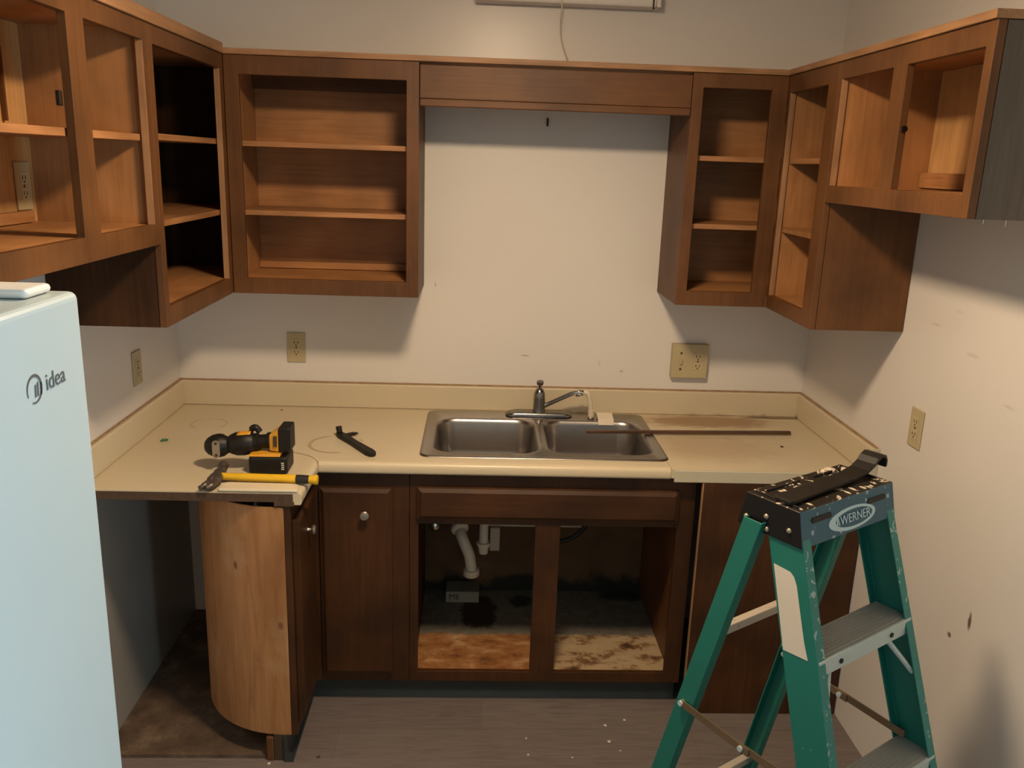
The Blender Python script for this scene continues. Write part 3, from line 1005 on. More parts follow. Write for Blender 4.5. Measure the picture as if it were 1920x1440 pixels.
# faucet
fc = thing('faucet', 'grey single-handle kitchen faucet with swing spout on the sink deck', 'faucet', (1.40, -0.085, zr))
FY = -0.085
FX = 1.402
m = MB()
rings = []
for sc_, z in ((1.0, zr + 0.0005), (1.0, zr + 0.007), (0.94, zr + 0.014), (0.80, zr + 0.018)):
    pts_ = rrect(FX - 0.130 * sc_, FX + 0.130 * sc_, FY - 0.030 * sc_, FY + 0.030 * sc_, 0.0295 * sc_, 8)
    rings.append([m.bm.verts.new((x, y, z)) for x, y in pts_])
m.loft(rings)
m.build('base_plate', 'chrome', fc, smooth=True)
MB().lathe((FX, FY, zr + 0.016), (0, 0, 1), [(0, 0.026), (0.012, 0.0235), (0.055, 0.0225), (0.075, 0.021), (0.090, 0.015), (0.096, 0.008), (0.097, 0)], 28).build('body', 'chrome', fc, smooth=True)
MB().lathe((FX, FY - 0.002, zr + 0.108), (0.0, -0.12, 1), [(0, 0.005), (0.014, 0.005), (0.018, 0.012), (0.026, 0.014), (0.034, 0.012), (0.037, 0.004), (0.0375, 0)], 20).build('handle', 'chrome', fc, smooth=True)
sp = smooth_path([(FX + 0.018, FY - 0.002, zr + 0.040), (FX + 0.06, FY - 0.01, zr + 0.063), (FX + 0.105, FY - 0.018, zr + 0.088), (FX + 0.128, FY - 0.022, zr + 0.099), (FX + 0.150, FY - 0.026, zr + 0.103)])
MB().tube(sp, 0.0085, 14).build('spout', 'chrome', fc, smooth=True)
ax_ = Vector((1, -0.12, 0.03))
MB().lathe((FX + 0.146, FY - 0.026, zr + 0.104), ax_, [(0, 0.010), (0.002, 0.0125), (0.020, 0.0125), (0.022, 0.011)], 20).build('aerator', 'bright_chrome', fc, smooth=True)
MB().lathe((FX + 0.146, FY - 0.026, zr + 0.094), (0, 0, -1), [(0, 0.008), (0.004, 0.009), (0.007, 0.004)], 16).build('outlet_tip', 'chrome', fc, smooth=True)
hp = smooth_path([(FX + 0.169, FY - 0.029, zr + 0.105), (FX + 0.180, FY - 0.030, zr + 0.104), (FX + 0.188, FY - 0.030, zr + 0.092), (FX + 0.195, FY - 0.028, zr + 0.062), (FX + 0.200, FY - 0.024, zr + 0.032)])
hs = MB().tube(hp, [0.0095] * (len(hp) - 5) + [0.0095] * 5, 14).build('hose', 'white_tube', fc, smooth=True)
MB().lathe((FX + 0.200, FY - 0.024, zr + 0.034), (0.08, 0.08, -1), [(0, 0.0115), (0.02, 0.012), (0.026, 0.011)], 18).build('hose_collar', 'white_tube', hs, smooth=True)
MB().lathe((FX + 0.2025, FY - 0.022, zr + 0.0005), (0, 0, 1), [(0, 0.013), (0.006, 0.012), (0.008, 0.008)], 18).build('hose_base', 'bright_chrome', fc, smooth=True)
# paper scrap over the sink edge
m = MB()
prof = [(-0.085, zr + 0.016), (-0.135, zr + 0.003), (-0.150, zr - 0.012), (-0.153, zr - 0.012), (-0.138, zr + 0.006), (-0.086, zr + 0.018)]
m.prism(prof, 'x', 1.628, 1.688)
o = m.build('paper_scrap', 'paper')
origin(o, (1.658, -0.115, zr))
tag(o, 'white paper scrap folded over the back edge of the right sink bowl', 'paper')

# wood strip across the right bowl
o = MB().hexa([(1.563, -0.306, zr + 0.001), (2.338, -0.268, zr + 0.001), (2.338, -0.250, zr + 0.001), (1.563, -0.290, zr + 0.001)],
              [(1.563, -0.306, zr + 0.012), (2.338, -0.268, zr + 0.012), (2.338, -0.252, zr + 0.012), (1.563, -0.292, zr + 0.012)]).build('wood_strip', 'stick', bevel=0.002)
origin(o, (1.95, -0.28, zr))
tag(o, 'long thin dark wood strip lying across the right sink bowl and counter', 'wood strip')

# ------------------------------------------------------------------ base cabinets
YB = -0.615
ZK = 0.093


def door_y(parent, x0, x1, z0, z1, yb, knob=None, mat='stain_low_z', name='door'):
    """slab door facing -y with a routed border step"""
    m_ = MB()
    m_.box(x0, x1, yb - 0.012, yb - 0.0008, z0, z1)
    m_.hexa([(x0 + 0.003, yb - 0.0121, z0 + 0.003), (x1 - 0.003, yb - 0.0121, z0 + 0.003), (x1 - 0.003, yb - 0.0121, z1 - 0.003), (x0 + 0.003, yb - 0.0121, z1 - 0.003)],
            [(x0 + 0.016, yb - 0.020, z0 + 0.016), (x1 - 0.016, yb - 0.020, z0 + 0.016), (x1 - 0.016, yb - 0.020, z1 - 0.016), (x0 + 0.016, yb - 0.020, z1 - 0.016)])
    d = m_.build(name, mat, parent, bevel=0.0012)
    if knob:
        MB().lathe((knob[0], yb - 0.0202, knob[1]), (0, -1, 0), [(0, 0.008), (0.004, 0.0055), (0.012, 0.006), (0.016, 0.014), (0.021, 0.016), (0.025, 0.013), (0.0265, 0.0)], 24).build('knob', 'knob', d, smooth=True)
    return d


cc = thing('base_cabinet', 'dark brown corner base cabinet with curved plywood back left of the sink', 'cabinet', (0.6, -0.6, 0))
m = MB()
m.plate('y', [0.6165, 0.644, 0.868, 0.9415], [ZK, 0.145, 0.80, 0.872], YB, YB + 0.019, lambda u, v: not (0.644 < u < 0.868 and 0.145 < v < 0.80))
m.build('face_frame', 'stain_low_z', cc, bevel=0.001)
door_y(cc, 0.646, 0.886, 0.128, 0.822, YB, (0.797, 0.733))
m = MB()
m.plate('x', [-0.9125, -0.885, -0.66, YB + 0.0], [ZK, 0.145, 0.80, 0.872], 0.5965, 0.6155, lambda u, v: not (-0.885 < u < -0.66 and 0.145 < v < 0.80))
m.build('face_frame', 'stain_low_z', cc, bevel=0.001)
m = MB()
m.box(0.6163, 0.6275, -0.898, -0.642, 0.128, 0.822)
m.hexa([(0.6276, -0.895, 0.131), (0.6276, -0.645, 0.131), (0.6276, -0.645, 0.819), (0.6276, -0.895, 0.819)], [(0.6355, -0.882, 0.144), (0.6355, -0.658, 0.144), (0.6355, -0.658, 0.806), (0.6355, -0.882, 0.806)])
d = m.build('door', 'stain_low_z', cc, bevel=0.0012)
MB().lathe((0.6357, -0.775, 0.737), (1, 0, 0), [(0, 0.008), (0.004, 0.0055), (0.012, 0.006), (0.016, 0.014), (0.021, 0.016), (0.025, 0.013), (0.0265, 0.0)], 24).build('knob', 'knob', d, smooth=True)
# curved back
cx, cy, r = 0.572, -0.605, 0.308
outer = [(0.5955, cy - r - 0.001)]
for i in range(25):
    a = -PI / 2 - (PI / 2) * i / 24
    outer.append((cx + r * math.cos(a), cy + r * math.sin(a)))
outer.append((cx - r, -0.03))
inner = []
th_ = 0.006
inner.append((0.5955, cy - r - 0.001 + th_))
for i in range(25):
    a = -PI / 2 - (PI / 2) * i / 24
    inner.append((cx + (r - th_) * math.cos(a), cy + (r - th_) * math.sin(a)))
inner.append((cx - r + th_, -0.03))
m = MB()
b0 = [m.bm.verts.new((x, y, 0.095)) for x, y in outer]
b1 = [m.bm.verts.new((x, y, 0.868)) for x, y in outer]
c0 = [m.bm.verts.new((x, y, 0.095)) for x, y in inner]
c1 = [m.bm.verts.new((x, y, 0.868)) for x, y in inner]
for i in range(len(outer) - 1):
    m.bm.faces.new((b0[i], b0[i + 1], b1[i + 1], b1[i]))
    m.bm.faces.new((c0[i + 1], c0[i], c1[i], c1[i + 1]))
    m.bm.faces.new((b1[i], b1[i + 1], c1[i + 1], c1[i]))
    m.bm.faces.new((c0[i], c0[i + 1], b0[i + 1], b0[i]))
m.bm.faces.new((b0[0], b1[0], c1[0], c0[0]))
m.bm.faces.new((b0[-1], c0[-1], c1[-1], b1[-1]))
m.build('curved_back', 'curved', cc, smooth=True, label='curved bare plywood back of the corner cabinet')
# floor disc of the corner cabinet
poly = [(0.5955, -0.905)] + [(cx + (r - th_ - 0.001) * math.cos(-PI / 2 - (PI / 2) * i / 24), cy + (r - th_ - 0.001) * math.sin(-PI / 2 - (PI / 2) * i / 24)) for i in range(25)] + [(cx - r + th_ + 0.001, -0.03), (0.935, -0.03), (0.935, YB + 0.02), (0.5955, YB + 0.02)]
MB().prism(poly, 'z', 0.098, 0.112).build('bottom_panel', 'ply_x', cc)
m = MB()
m.box(0.540, 0.5715, -0.914, -0.56, 0, 0.094)
m.build('toe_kick', 'toe', cc)
m = MB()
m.box(0.5715, 0.9415, -0.5595, -0.545, 0, 0.0925)
m.build('toe_kick', 'toe', cc)
MB().box(0.515, 0.5385, -0.916, -0.88, 0.0005, 0.085).build('toe_kick_block', 'stain_z', cc, bevel=0.004)

# sink base
sb = thing('base_cabinet', 'dark brown sink base cabinet with two doorless openings under the sink', 'cabinet', (1.42, -0.6, 0))
X0, X1 = 0.943, 1.902
H1 = (0.972, 1.366)
H2 = (1.450, 1.846)
m = MB()
m.plate('y', [X0, X1, *H1, *H2], [ZK, 0.872, 0.131, 0.692, 0.725, 0.81], YB, YB + 0.019,
        lambda u, v: not (((H1[0] < u < H1[1]) or (H2[0] < u < H2[1])) and 0.131 < v < 0.692))
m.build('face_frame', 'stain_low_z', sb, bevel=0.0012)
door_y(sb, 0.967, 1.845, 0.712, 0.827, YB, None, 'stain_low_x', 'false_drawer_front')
yi = YB + 0.0205
MB().box(X0 + 0.001, X0 + 0.017, yi, -0.012, 0.095, 0.870).build('side_panel', 'stain_low_z', sb)
MB().box(X1 - 0.037, X1 - 0.021, yi, -0.012, 0.095, 0.870).build('side_panel', 'stain_z', sb)
MB().box(X0 + 0.018, X1 - 0.038, yi, -0.018, 0.113, 0.129).build('bottom_panel', 'sink_floor', sb, label='water-stained rotting floor of the sink cabinet')
MB().box(X0 + 0.018, X1 - 0.038, -0.017, -0.011, 0.095, 0.870).build('back_panel', 'mould', sb)
MB().box(0.942, 1.902, -0.5595, -0.545, 0, 0.0925).build('toe_kick', 'toe', sb)

# plain brown panel to the right wall
t = thing('plywood_panel', 'plain dark brown plywood panel standing under the right counter beside the ladder', 'panel', (2.18, -0.655, 0))
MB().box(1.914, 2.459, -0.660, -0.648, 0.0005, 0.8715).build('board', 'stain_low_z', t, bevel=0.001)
MB().box(1.9095, 1.9135, -0.660, -0.648, 0.0005, 0.8715).build('raw_edge', 'edge_z', t)

# ------------------------------------------------------------------ things under the sink
t = thing('drain_pipe', 'white curved plastic drain pipe hanging open under the left bowl', 'pipe', (1.11, -0.3, 0.5))
MB().tube(smooth_path([(1.100, -0.26, 0.535), (1.112, -0.305, 0.512), (1.128, -0.325, 0.478), (1.143, -0.325, 0.44), (1.150, -0.322, 0.40), (1.153, -0.32, 0.372)]), 0.021, 18).build('bend', 'white_plastic', t, smooth=True)
MB().lathe((1.104, -0.276, 0.530), (0.22, -0.8, -0.40), [(0, 0.022), (0.0, 0.033), (0.012, 0.034), (0.02, 0.028), (0.022, 0.022)], 24).build('slip_nut', 'white_plastic', t, smooth=True)
MB().lathe((1.153, -0.32, 0.378), (0, 0, -1), [(0, 0.022), (0.001, 0.030), (0.022, 0.031), (0.026, 0.028), (0.027, 0.020)], 24).build('slip_nut', 'white_plastic', t, smooth=True)
t = thing('tailpiece', 'straight white plastic tailpiece with nut under the sink', 'pipe', (1.198, -0.3, 0.5))
MB().cyl((1.197, -0.30, 0.748), (1.197, -0.30, 0.478), 0.0175, seg=20).build('pipe', 'white_plastic', t, smooth=True)
MB().lathe((1.197, -0.30, 0.482), (0, 0, -1), [(0, 0.018), (0.001, 0.027), (0.014, 0.026), (0.018, 0.021), (0.046, 0.017), (0.047, 0.012)], 24).build('slip_nut', 'white_plastic', t, smooth=True)
t = thing('supply_manifold', 'white plastic bracket and rail fixed to the back under the sink', 'bracket', (1.23, -0.1, 0.45))
MB().box(1.225, 1.266, -0.075, -0.018, 0.335, 0.437).build('bracket', 'white_plastic', t, bevel=0.004)
MB().box(1.215, 1.60, -0.060, -0.018, 0.4375, 0.450).build('rail', 'white_plastic', t, bevel=0.002)
t = thing('shutoff_valve', 'small metal shutoff valve at the upper left under the sink', 'valve', (1.0, -0.06, 0.44))
MB().cyl((1.0, -0.018, 0.44), (1.0, -0.07, 0.44), 0.008, seg=12).build('stem', 'bright_chrome', t, smooth=True)
MB().lathe((1.0, -0.071, 0.44), (0, -1, 0), [(0, 0.012), (0.004, 0.018), (0.012, 0.018), (0.016, 0.010)], 14).build('handle', 'bright_chrome', t, smooth=True)
o = MB().tube(smooth_path([(1.40, -0.16, 0.432), (1.45, -0.16, 0.420), (1.50, -0.16, 0.422), (1.55, -0.16, 0.440), (1.59, -0.16, 0.475), (1.612, -0.16, 0.53), (1.62, -0.15, 0.68)]), 0.009, 12).build('supply_hose', 'black_rubber', smooth=True)
origin(o, (1.5, -0.19, 0.45))
tag(o, 'black rubber hose looping under the right sink bowl', 'hose')
t = thing('carton', 'small grey box with printed pale front on the sink cabinet floor', 'box', (1.115, -0.09, 0.1295))
MB().box(1.052, 1.186, -0.125, -0.035, 0.1295, 0.178).build('box_body', 'block', t, bevel=0.001)
fr = MB().box(1.052, 1.186, -0.1262, -0.1254, 0.130, 0.176).build('printed_front', 'block_front', t)
mt = Matrix.Translation((1.085 - 1.115, -0.1266 + 0.09, 0.154 - 0.1295)) @ Matrix.Rotation(PI / 2, 4, 'X')
text_obj('lettering', 'ME', 0.034, 'plate_dark', fr, mt)

# ------------------------------------------------------------------ fridge
FXF = 0.70
FY1 = -2.287
FY0 = -2.86
FZ = 1.716
fr = thing('refrigerator', 'white refrigerator at the left edge facing into the room', 'refrigerator', (0.4, -2.57, 0))
MB().box(0.04, 0.625, FY0, FY1 - 0.004, 0.03, FZ - 0.012).build('body', 'fridge_top', fr, bevel=0.006)
MB().box(0.640, FXF, FY0, FY1, 0.62, FZ).build('door', 'fridge', fr, bevel=0.009, seg=4)
MB().box(0.640, FXF, FY0, FY1, 0.06, 0.61).build('freezer_door', 'fridge', fr, bevel=0.009, seg=4)
MB().box(0.626, 0.639, FY0 + 0.015, FY1 - 0.015, 0.07, FZ - 0.02).build('gasket', 'gasket', fr)
m = MB()
m.box(0.615, 0.680, -2.362, -2.306, FZ + 0.0005, FZ + 0.011)
m.build('hinge_cover', 'fridge_top', fr, bevel=0.006, seg=3)
MB().box(0.50, 0.612, -2.372, -2.300, FZ - 0.011, FZ + 0.016).build('hinge_cover', 'fridge_top', fr, bevel=0.006, seg=3)
for (x_, y_) in ((0.08, FY0 + 0.05), (0.08, FY1 - 0.05), (0.58, FY0 + 0.05), (0.58, FY1 - 0.05)):
    MB().cyl((x_, y_, 0), (x_, y_, 0.031), 0.02, seg=16).build('foot', 'black_rubber', fr)
# emblem and lettering on the door (faces +x, reads towards +y)
door = [c for c in fr.children if c.name.startswith('door')][0]
lg = MB()
ringpts_o, ringpts_i = [], []
rc = (-2.405, 1.6315)
m = lg
n_ = 30
vo, vi = [], []
for i in range(n_ + 1):
    a = math.radians(-160 + 320 * i / n_) + math.radians(45)
    wdt = 0.0016 + 0.0016 * math.sin(PI * i / n_)
    vo.append(m.bm.verts.new((FXF + 0.0006, rc[0] + 0.0155 * math.cos(a), rc[1] + 0.0155 * math.sin(a))))
    vi.append(m.bm.verts.new((FXF + 0.0006, rc[0] + (0.0155 - wdt) * math.cos(a), rc[1] + (0.0155 - wdt) * math.sin(a))))
for i in range(n_):
    m.bm.faces.new((vo[i], vo[i + 1], vi[i + 1], vi[i]))
# the three strokes of the initial inside the ring
for dy, h0, h1 in ((-0.0005, -0.009, 0.004), (0.0045, -0.009, 0.006), (0.0105, -0.009, 0.004)):
    y0_, z0_ = rc[0] + dy, rc[1]
    m.bm.faces.new([m.bm.verts.new(p) for p in ((FXF + 0.0006, y0_, z0_ + h0), (FXF + 0.0006, y0_ + 0.0028, z0_ + h0), (FXF + 0.0006, y0_ + 0.0040, z0_ + h1), (FXF + 0.0006, y0_ + 0.0012, z0_ + h1))])
lgo = lg.build('emblem', 'logo', door)
off = root_loc(door)
mt = Matrix.Translation(Vector((FXF + 0.0005, -2.3605, 1.6315)) - off) @ Matrix(((0, 0, 1, 0), (1, 0, 0, 0), (0, 1, 0, 0), (0, 0, 0, 1)))
text_obj('lettering', 'idea', 0.026, 'logo', door, mt, 0.0003, (1.02, 1, 1))

# ------------------------------------------------------------------ drill, battery, hammer, hand tool
DYY = -0.715
dr = thing('cordless_drill', 'black and yellow cordless drill lying on its side on the left counter', 'drill', (0.44, DYY, ZC))
MB().lathe((0.314, DYY, 0.985), (1, 0, 0.10), [(0, 0.004), (0.003, 0.017), (0.012, 0.027), (0.028, 0.035), (0.045, 0.0375), (0.058, 0.035), (0.068, 0.028), (0.076, 0.0255)], 26, squash=(1.0, 1.0)).build('gearcase', 'black_plastic', dr, smooth=True)
MB().lathe((0.389, DYY, 0.9935), (1, 0, 0.10), [(0, 0.025), (0.008, 0.031), (0.024, 0.037), (0.048, 0.038), (0.070, 0.034), (0.080, 0.028)], 26).build('motor_housing', 'black_plastic', dr, smooth=True)
m = MB()
ps = rrect(-0.0115, 0.0115, -0.028, 0.028, 0.0112, 6)
m.hexa([(0.360 + u, DYY - 0.0385, 0.990 + v) for u, v in ps], [(0.360 + u, DYY - 0.041, 0.990 + v) for u, v in ps])
bp_ = m.build('belt_clip', 'grey_plate', dr)
for dz in (-0.019, 0.019):
    MB().cyl((0.360, DYY - 0.0408, 0.990 + dz), (0.360, DYY - 0.0428, 0.990 + dz), 0.0045, seg=12).build('screw', 'plate_dark', bp_)
# yellow side label wraps over the motor housing
m = MB()
rows = []
for i in range(7):
    a = math.radians(60 + 60 * i / 6)
    row = []
    for j in range(5):
        x_ = 0.418 + 0.042 * j / 4
        rad = 0.0387
        row.append(m.bm.verts.new((x_, DYY - rad * math.cos(a) * 1.0, 0.9985 + (x_ - 0.44) * 0.1 + rad * math.sin(a))))
    rows.append(row)
for a_, b_ in zip(rows[:-1], rows[1:]):
    for j in range(4):
        m.bm.faces.new((a_[j], a_[j + 1], b_[j + 1], b_[j]))
o = m.build('yellow_label', 'yellow_plastic', dr, smooth=True)
sd = o.modifiers.new('thickness', 'SOLIDIFY')
sd.thickness = 0.0012
MB().tube(smooth_path([(0.462, DYY, 1.002), (0.485, DYY, 1.005), (0.505, DYY, 1.007), (0.522, DYY, 1.010)]), [0.027] * 6 + [0.0215] * 8 + [0.026] * 5, 20).build('grip', 'black_plastic', dr, smooth=True)
MB().tube(smooth_path([(0.456, DYY + 0.005, 1.030), (0.462, DYY + 0.003, 1.046), (0.474, DYY, 1.050), (0.486, DYY, 1.036)]), [0.007] * 5 + [0.010] * 9 + [0.010] * 5, 12).build('trigger', 'black_plastic', dr, smooth=True)
m = MB()
m.hexa([(0.519, DYY - 0.028, 0.984), (0.549, DYY - 0.034, 0.982), (0.549, DYY + 0.034, 0.982), (0.519, DYY + 0.028, 0.984)],
       [(0.519, DYY - 0.028, 1.034), (0.549, DYY - 0.034, 1.054), (0.549, DYY + 0.034, 1.054), (0.519, DYY + 0.028, 1.034)])
bs = m.build('battery_mount', 'yellow_plastic', dr, bevel=0.004, seg=3)
MB().box(0.534, 0.545, DYY - 0.0355, DYY - 0.0335, 1.0, 1.034).build('vent', 'plate_dark', bs)
b_ = MB().box(0.5495, 0.586, DYY - 0.038, DYY + 0.038, 0.982, 1.062).build('battery', 'black_plastic', dr, bevel=0.006, seg=3)
bt = thing('battery_pack', 'black slide-on power tool battery pack standing under the drill', 'battery', (0.52, -0.71, ZC))
m = MB()
m.box(0.459, 0.578, -0.767, -0.668, ZC + 0.0005, 0.971)
m.build('case', 'black_plastic', bt, bevel=0.009, seg=3)
m = MB()
m.hexa([(0.458, -0.764, 0.9715), (0.556, -0.764, 0.9715), (0.556, -0.676, 0.9715), (0.458, -0.676, 0.9715)], [(0.460, -0.760, 0.976), (0.556, -0.760, 0.981), (0.556, -0.68, 0.981), (0.460, -0.68, 0.976)])
m.build('rail', 'yellow_plastic', bt, bevel=0.0015)
m = MB()
for k in range(4):
    m.box(0.5595 + (0.001 if k in (1, 2) else 0), 0.5685, -0.7682, -0.7672, 0.932 + k * 0.0065, 0.9355 + k * 0.0065)
m.build('charge_marks', 'mark_white', bt)

hm = thing('hammer', 'claw hammer with yellow handle and black grip on the left counter', 'hammer', (0.5, -0.84, ZC))
hz = 0.933
MB().tube(smooth_path([(0.398, -0.836, hz + 0.001), (0.44, -0.838, hz), (0.52, -0.842, hz), (0.58, -0.8445, hz), (0.622, -0.847, hz)]), [0.011] * 7 + [0.0125] * 12 + [0.0135] * 6, 16).build('handle', 'hammer_yellow', hm, smooth=True)
MB().tube([(0.6205, -0.8469, hz), (0.63, -0.8475, hz), (0.662, -0.8492, hz)], [0.0128, 0.0138, 0.0125], 16).build('grip', 'black_rubber', hm, smooth=True)
MB().lathe((0.661, -0.8492, hz), (1, -0.05, 0), [(0, 0.0125), (0.008, 0.0125), (0.018, 0.0155), (0.025, 0.015), (0.027, 0.006)], 18).build('butt', 'hammer_yellow', hm, smooth=True)
m = MB()
m.lathe((0.378, -0.744, hz + 0.002), (0.09, -1, 0), [(0, 0.0145), (0.003, 0.016), (0.018, 0.016), (0.024, 0.0115), (0.045, 0.011), (0.060, 0.014), (0.075, 0.017)], 18)
m.tube(smooth_path([(0.385, -0.815, hz + 0.002), (0.386, -0.838, hz + 0.002), (0.384, -0.858, hz + 0.001)]), 0.0168, 14)
for sx in (-1, 1):
    m.tube(smooth_path([(0.386 + sx * 0.006, -0.845, hz + 0.002), (0.385 + sx * 0.008, -0.880, hz), (0.380 + sx * 0.009, -0.908, hz - 0.001), (0.370 + sx * 0.008, -0.926, hz - 0.003)]), [0.014] * 6 + [0.011] * 8 + [0.0085] * 5, 10)
m.build('head', 'hammer_steel', hm, smooth=True)

ht = thing('pry_tool', 'black steel hand tool lying on the counter left of the sink', 'tool', (0.74, -0.47, ZC))
a = Vector((0.672, -0.372, 0))
b = Vector((0.822, -0.590, 0))
dv = (b - a).normalized()
nv = Vector((-dv.y, dv.x, 0))


def along(s_, w_, z_):
    p = a + dv * s_ + nv * w_
    return (p.x, p.y, ZC + z_)


L_ = (b - a).length
ps = [(0.0, -0.011), (0.03, -0.015), (0.12, -0.013), (L_ - 0.03, -0.017), (L_ - 0.008, -0.013), (L_, 0.0), (L_ - 0.008, 0.013), (L_ - 0.03, 0.017), (0.12, 0.013), (0.03, 0.015), (0.0, 0.011)]
m = MB()
m.hexa([along(s_, w_, 0.001) for s_, w_ in ps], [along(s_, w_, 0.016) for s_, w_ in ps])
m.build('shank', 'dark_steel', ht, bevel=0.003)
MB().cyl(along(0.008, 0, 0.0155), along(0.0, 0.0, 0.036), 0.010, 0.011, seg=16).build('head', 'dark_steel', ht, smooth=True)
m = MB()
ps = [(0.020, 0.014), (0.040, 0.014), (0.034, 0.052), (0.018, 0.048)]
m.hexa([along(s_, w_, 0.004) for s_, w_ in ps], [along(s_, w_, 0.013) for s_, w_ in ps])
m.build('blade', 'dark_steel', ht, bevel=0.002)
m = MB()
for k in range(5):
    m.tube([along(0.020 + 0.0035 * k, 0.0485, 0.008), along(0.017 + 0.004 * k, 0.060 + 0.002 * (k % 2), 0.008)], 0.0014, 6)
m.build('bristles', 'black_rubber', ht)

# ------------------------------------------------------------------ crumbs and scraps
o = MB().tube(smooth_path([(0.088, -0.478, ZC + 0.004), (0.098, -0.474, ZC + 0.007), (0.108, -0.464, ZC + 0.004)]), [0.003] * 4 + [0.0045] * 5 + [0.003] * 4, 8).build('plastic_scrap', 'green', smooth=True)
origin(o, (0.098, -0.474, ZC))
tag(o, 'tiny green plastic scrap on the left counter', 'scrap')


def crumb(x, y, z, r, mat, name, label, cat, group=None):
    m_ = MB()
    n = 6
    ring0 = [m_.bm.verts.new((x + r * (0.7 + 0.6 * random.random()) * math.cos(2 * PI * i / n), y + r * (0.7 + 0.6 * random.random()) * math.sin(2 * PI * i / n), z + 0.0003)) for i in range(n)]
    top = m_.bm.verts.new((x + 0.1 * r, y, z + r * 0.55))
    m_.bm.faces.new(ring0[::-1])
    for i in range(n):
        m_.bm.faces.new((ring0[i], ring0[(i + 1) % n], top))
    o_ = m_.build(name, mat)
    origin(o_, (x, y, z))
    tag(o_, label, cat, group)


crumb(2.259, -0.397, ZC, 0.009, 'crumb', 'crumb', 'dark brown crumb on the right counter below the wood strip', 'crumb')
crumb(0.404, -0.07, ZC, 0.006, 'crumb', 'crumb', 'dark brown crumb on the left counter near the backsplash', 'crumb')
crumb(0.675, -0.899, 0, 0.008, 'crumb', 'crumb', 'dark brown crumb on the floor beside the corner cabinet', 'crumb')
for (x_, y_) in ((1.628, -0.729), (1.352, -0.882), (1.629, -0.814), (1.496, -0.894), (1.66, -0.86), (1.35, -0.80), (1.70, -0.70), (1.52, -0.97)):
    crumb(x_, y_, 0, 0.003 + 0.004 * random.random(), 'paint_chip', 'paint_chip', 'white paint chip on the vinyl floor left of the ladder', 'paint chip', 'paint chips on the floor')
crumb(0.524, -0.929, 0, 0.006, 'paint_chip', 'paint_chip', 'white paint chip on the floor at the foot of the corner cabinet', 'paint chip')

# ------------------------------------------------------------------ step ladder
LH = 1.2154
ld = thing('step_ladder', 'green fibreglass step ladder with black paint-splattered top in front of the right counter', 'ladder', (1.9076, -1.5605, 0), 0.5824)
fx = lambda z: 0.1599 + 0.0431 * (LH - z)
fy = lambda z: -(0.0607 + 0.3191 * (LH - z))
rx = lambda z: 0.179 + 0.041 * (LH - z)
ry = lambda z: 0.044 + 0.236 * (LH - z)
RW = 0.088


def lbuild(m_, name, mat, parent=None, **kw):
    return m_.build(name, mat, parent or ld, local=True, **kw)


def channel(sg, fxx, fyy, depth, flange, tk, z0, z1, dirn):
    """C-section rail: web on the outer side; fyy gives the outer (front or back) face"""
    def sec(z):
        x, y = sg * fxx(z), fyy(z)
        i = -sg
        return [(x, y, z), (x + i * flange, y, z), (x + i * flange, y + dirn * tk, z), (x + i * tk, y + dirn * tk, z), (x + i * tk, y + dirn * (depth - tk), z), (x + i * flange, y + dirn * (depth - tk), z), (x + i * flange, y + dirn * depth, z), (x, y + dirn * depth, z)]
    m_ = MB()
    A, B = sec(z0), sec(z1)
    va = [m_.bm.verts.new(p) for p in A]
    vb = [m_.bm.verts.new(p) for p in B]
    n = 8
    for k in range(n):
        j = (k + 1) % n
        f_ = m_.bm.faces.new((va[k], va[j], vb[j], vb[k]))
        if k == 0 and dirn > 0:
            f_.material_index = 1
    for vv in (va, vb):
        for q in ((0, 1, 2, 3), (0, 3, 4, 7), (4, 5, 6, 7)):
            m_.bm.faces.new([vv[k] for k in q])
    return m_


for sg in (-1, 1):
    rail = lbuild(channel(sg, fx, fy, RW, 0.026, 0.004, 0.02, LH - 0.045, 1), 'front_rail', ['fibre', 'fibre_front'], bevel=0.0015)
    lbuild(channel(sg, rx, ry, 0.048, 0.028, 0.004, 0.02, LH - 0.05, -1), 'rear_rail', 'fibre', bevel=0.0015)
    x, y = sg * fx(0.03), fy(0.03)
    m = MB().box(min(x + sg * 0.003, x - sg * 0.032), max(x + sg * 0.003, x - sg * 0.032), y - 0.006, y + RW + 0.006, 0.0, 0.045)
    lbuild(m, 'foot', 'black_rubber', bevel=0.003)
    x, y = sg * rx(0.03), ry(0.03)
    m = MB().box(min(x + sg * 0.003, x - sg * 0.032), max(x + sg * 0.003, x - sg * 0.032), y - 0.054, y + 0.006, 0.0, 0.045)
    lbuild(m, 'foot', 'black_rubber', bevel=0.003)
    if sg < 0:
        # blank white sticker on the outer web of this rail
        def spt(z, f):
            return (-fx(z) - 0.0006, fy(z) + RW * (1 - f), z)
        m = MB()
        ol = [spt(1.085, 0.08), spt(1.083, 0.54), spt(1.076, 0.63), spt(1.06, 0.68), spt(0.99, 0.69), spt(0.95, 0.70), spt(0.918, 0.74), spt(0.913, 0.05)]
        m.bm.faces.new([m.bm.verts.new(p) for p in ol])
        st = lbuild(m, 'sticker', 'sticker', rail, label='blank white sticker on the ladder rail')
        sd = st.modifiers.new('thickness', 'SOLIDIFY')
        sd.thickness = 0.0006
        sd.offset = 0
steps = []
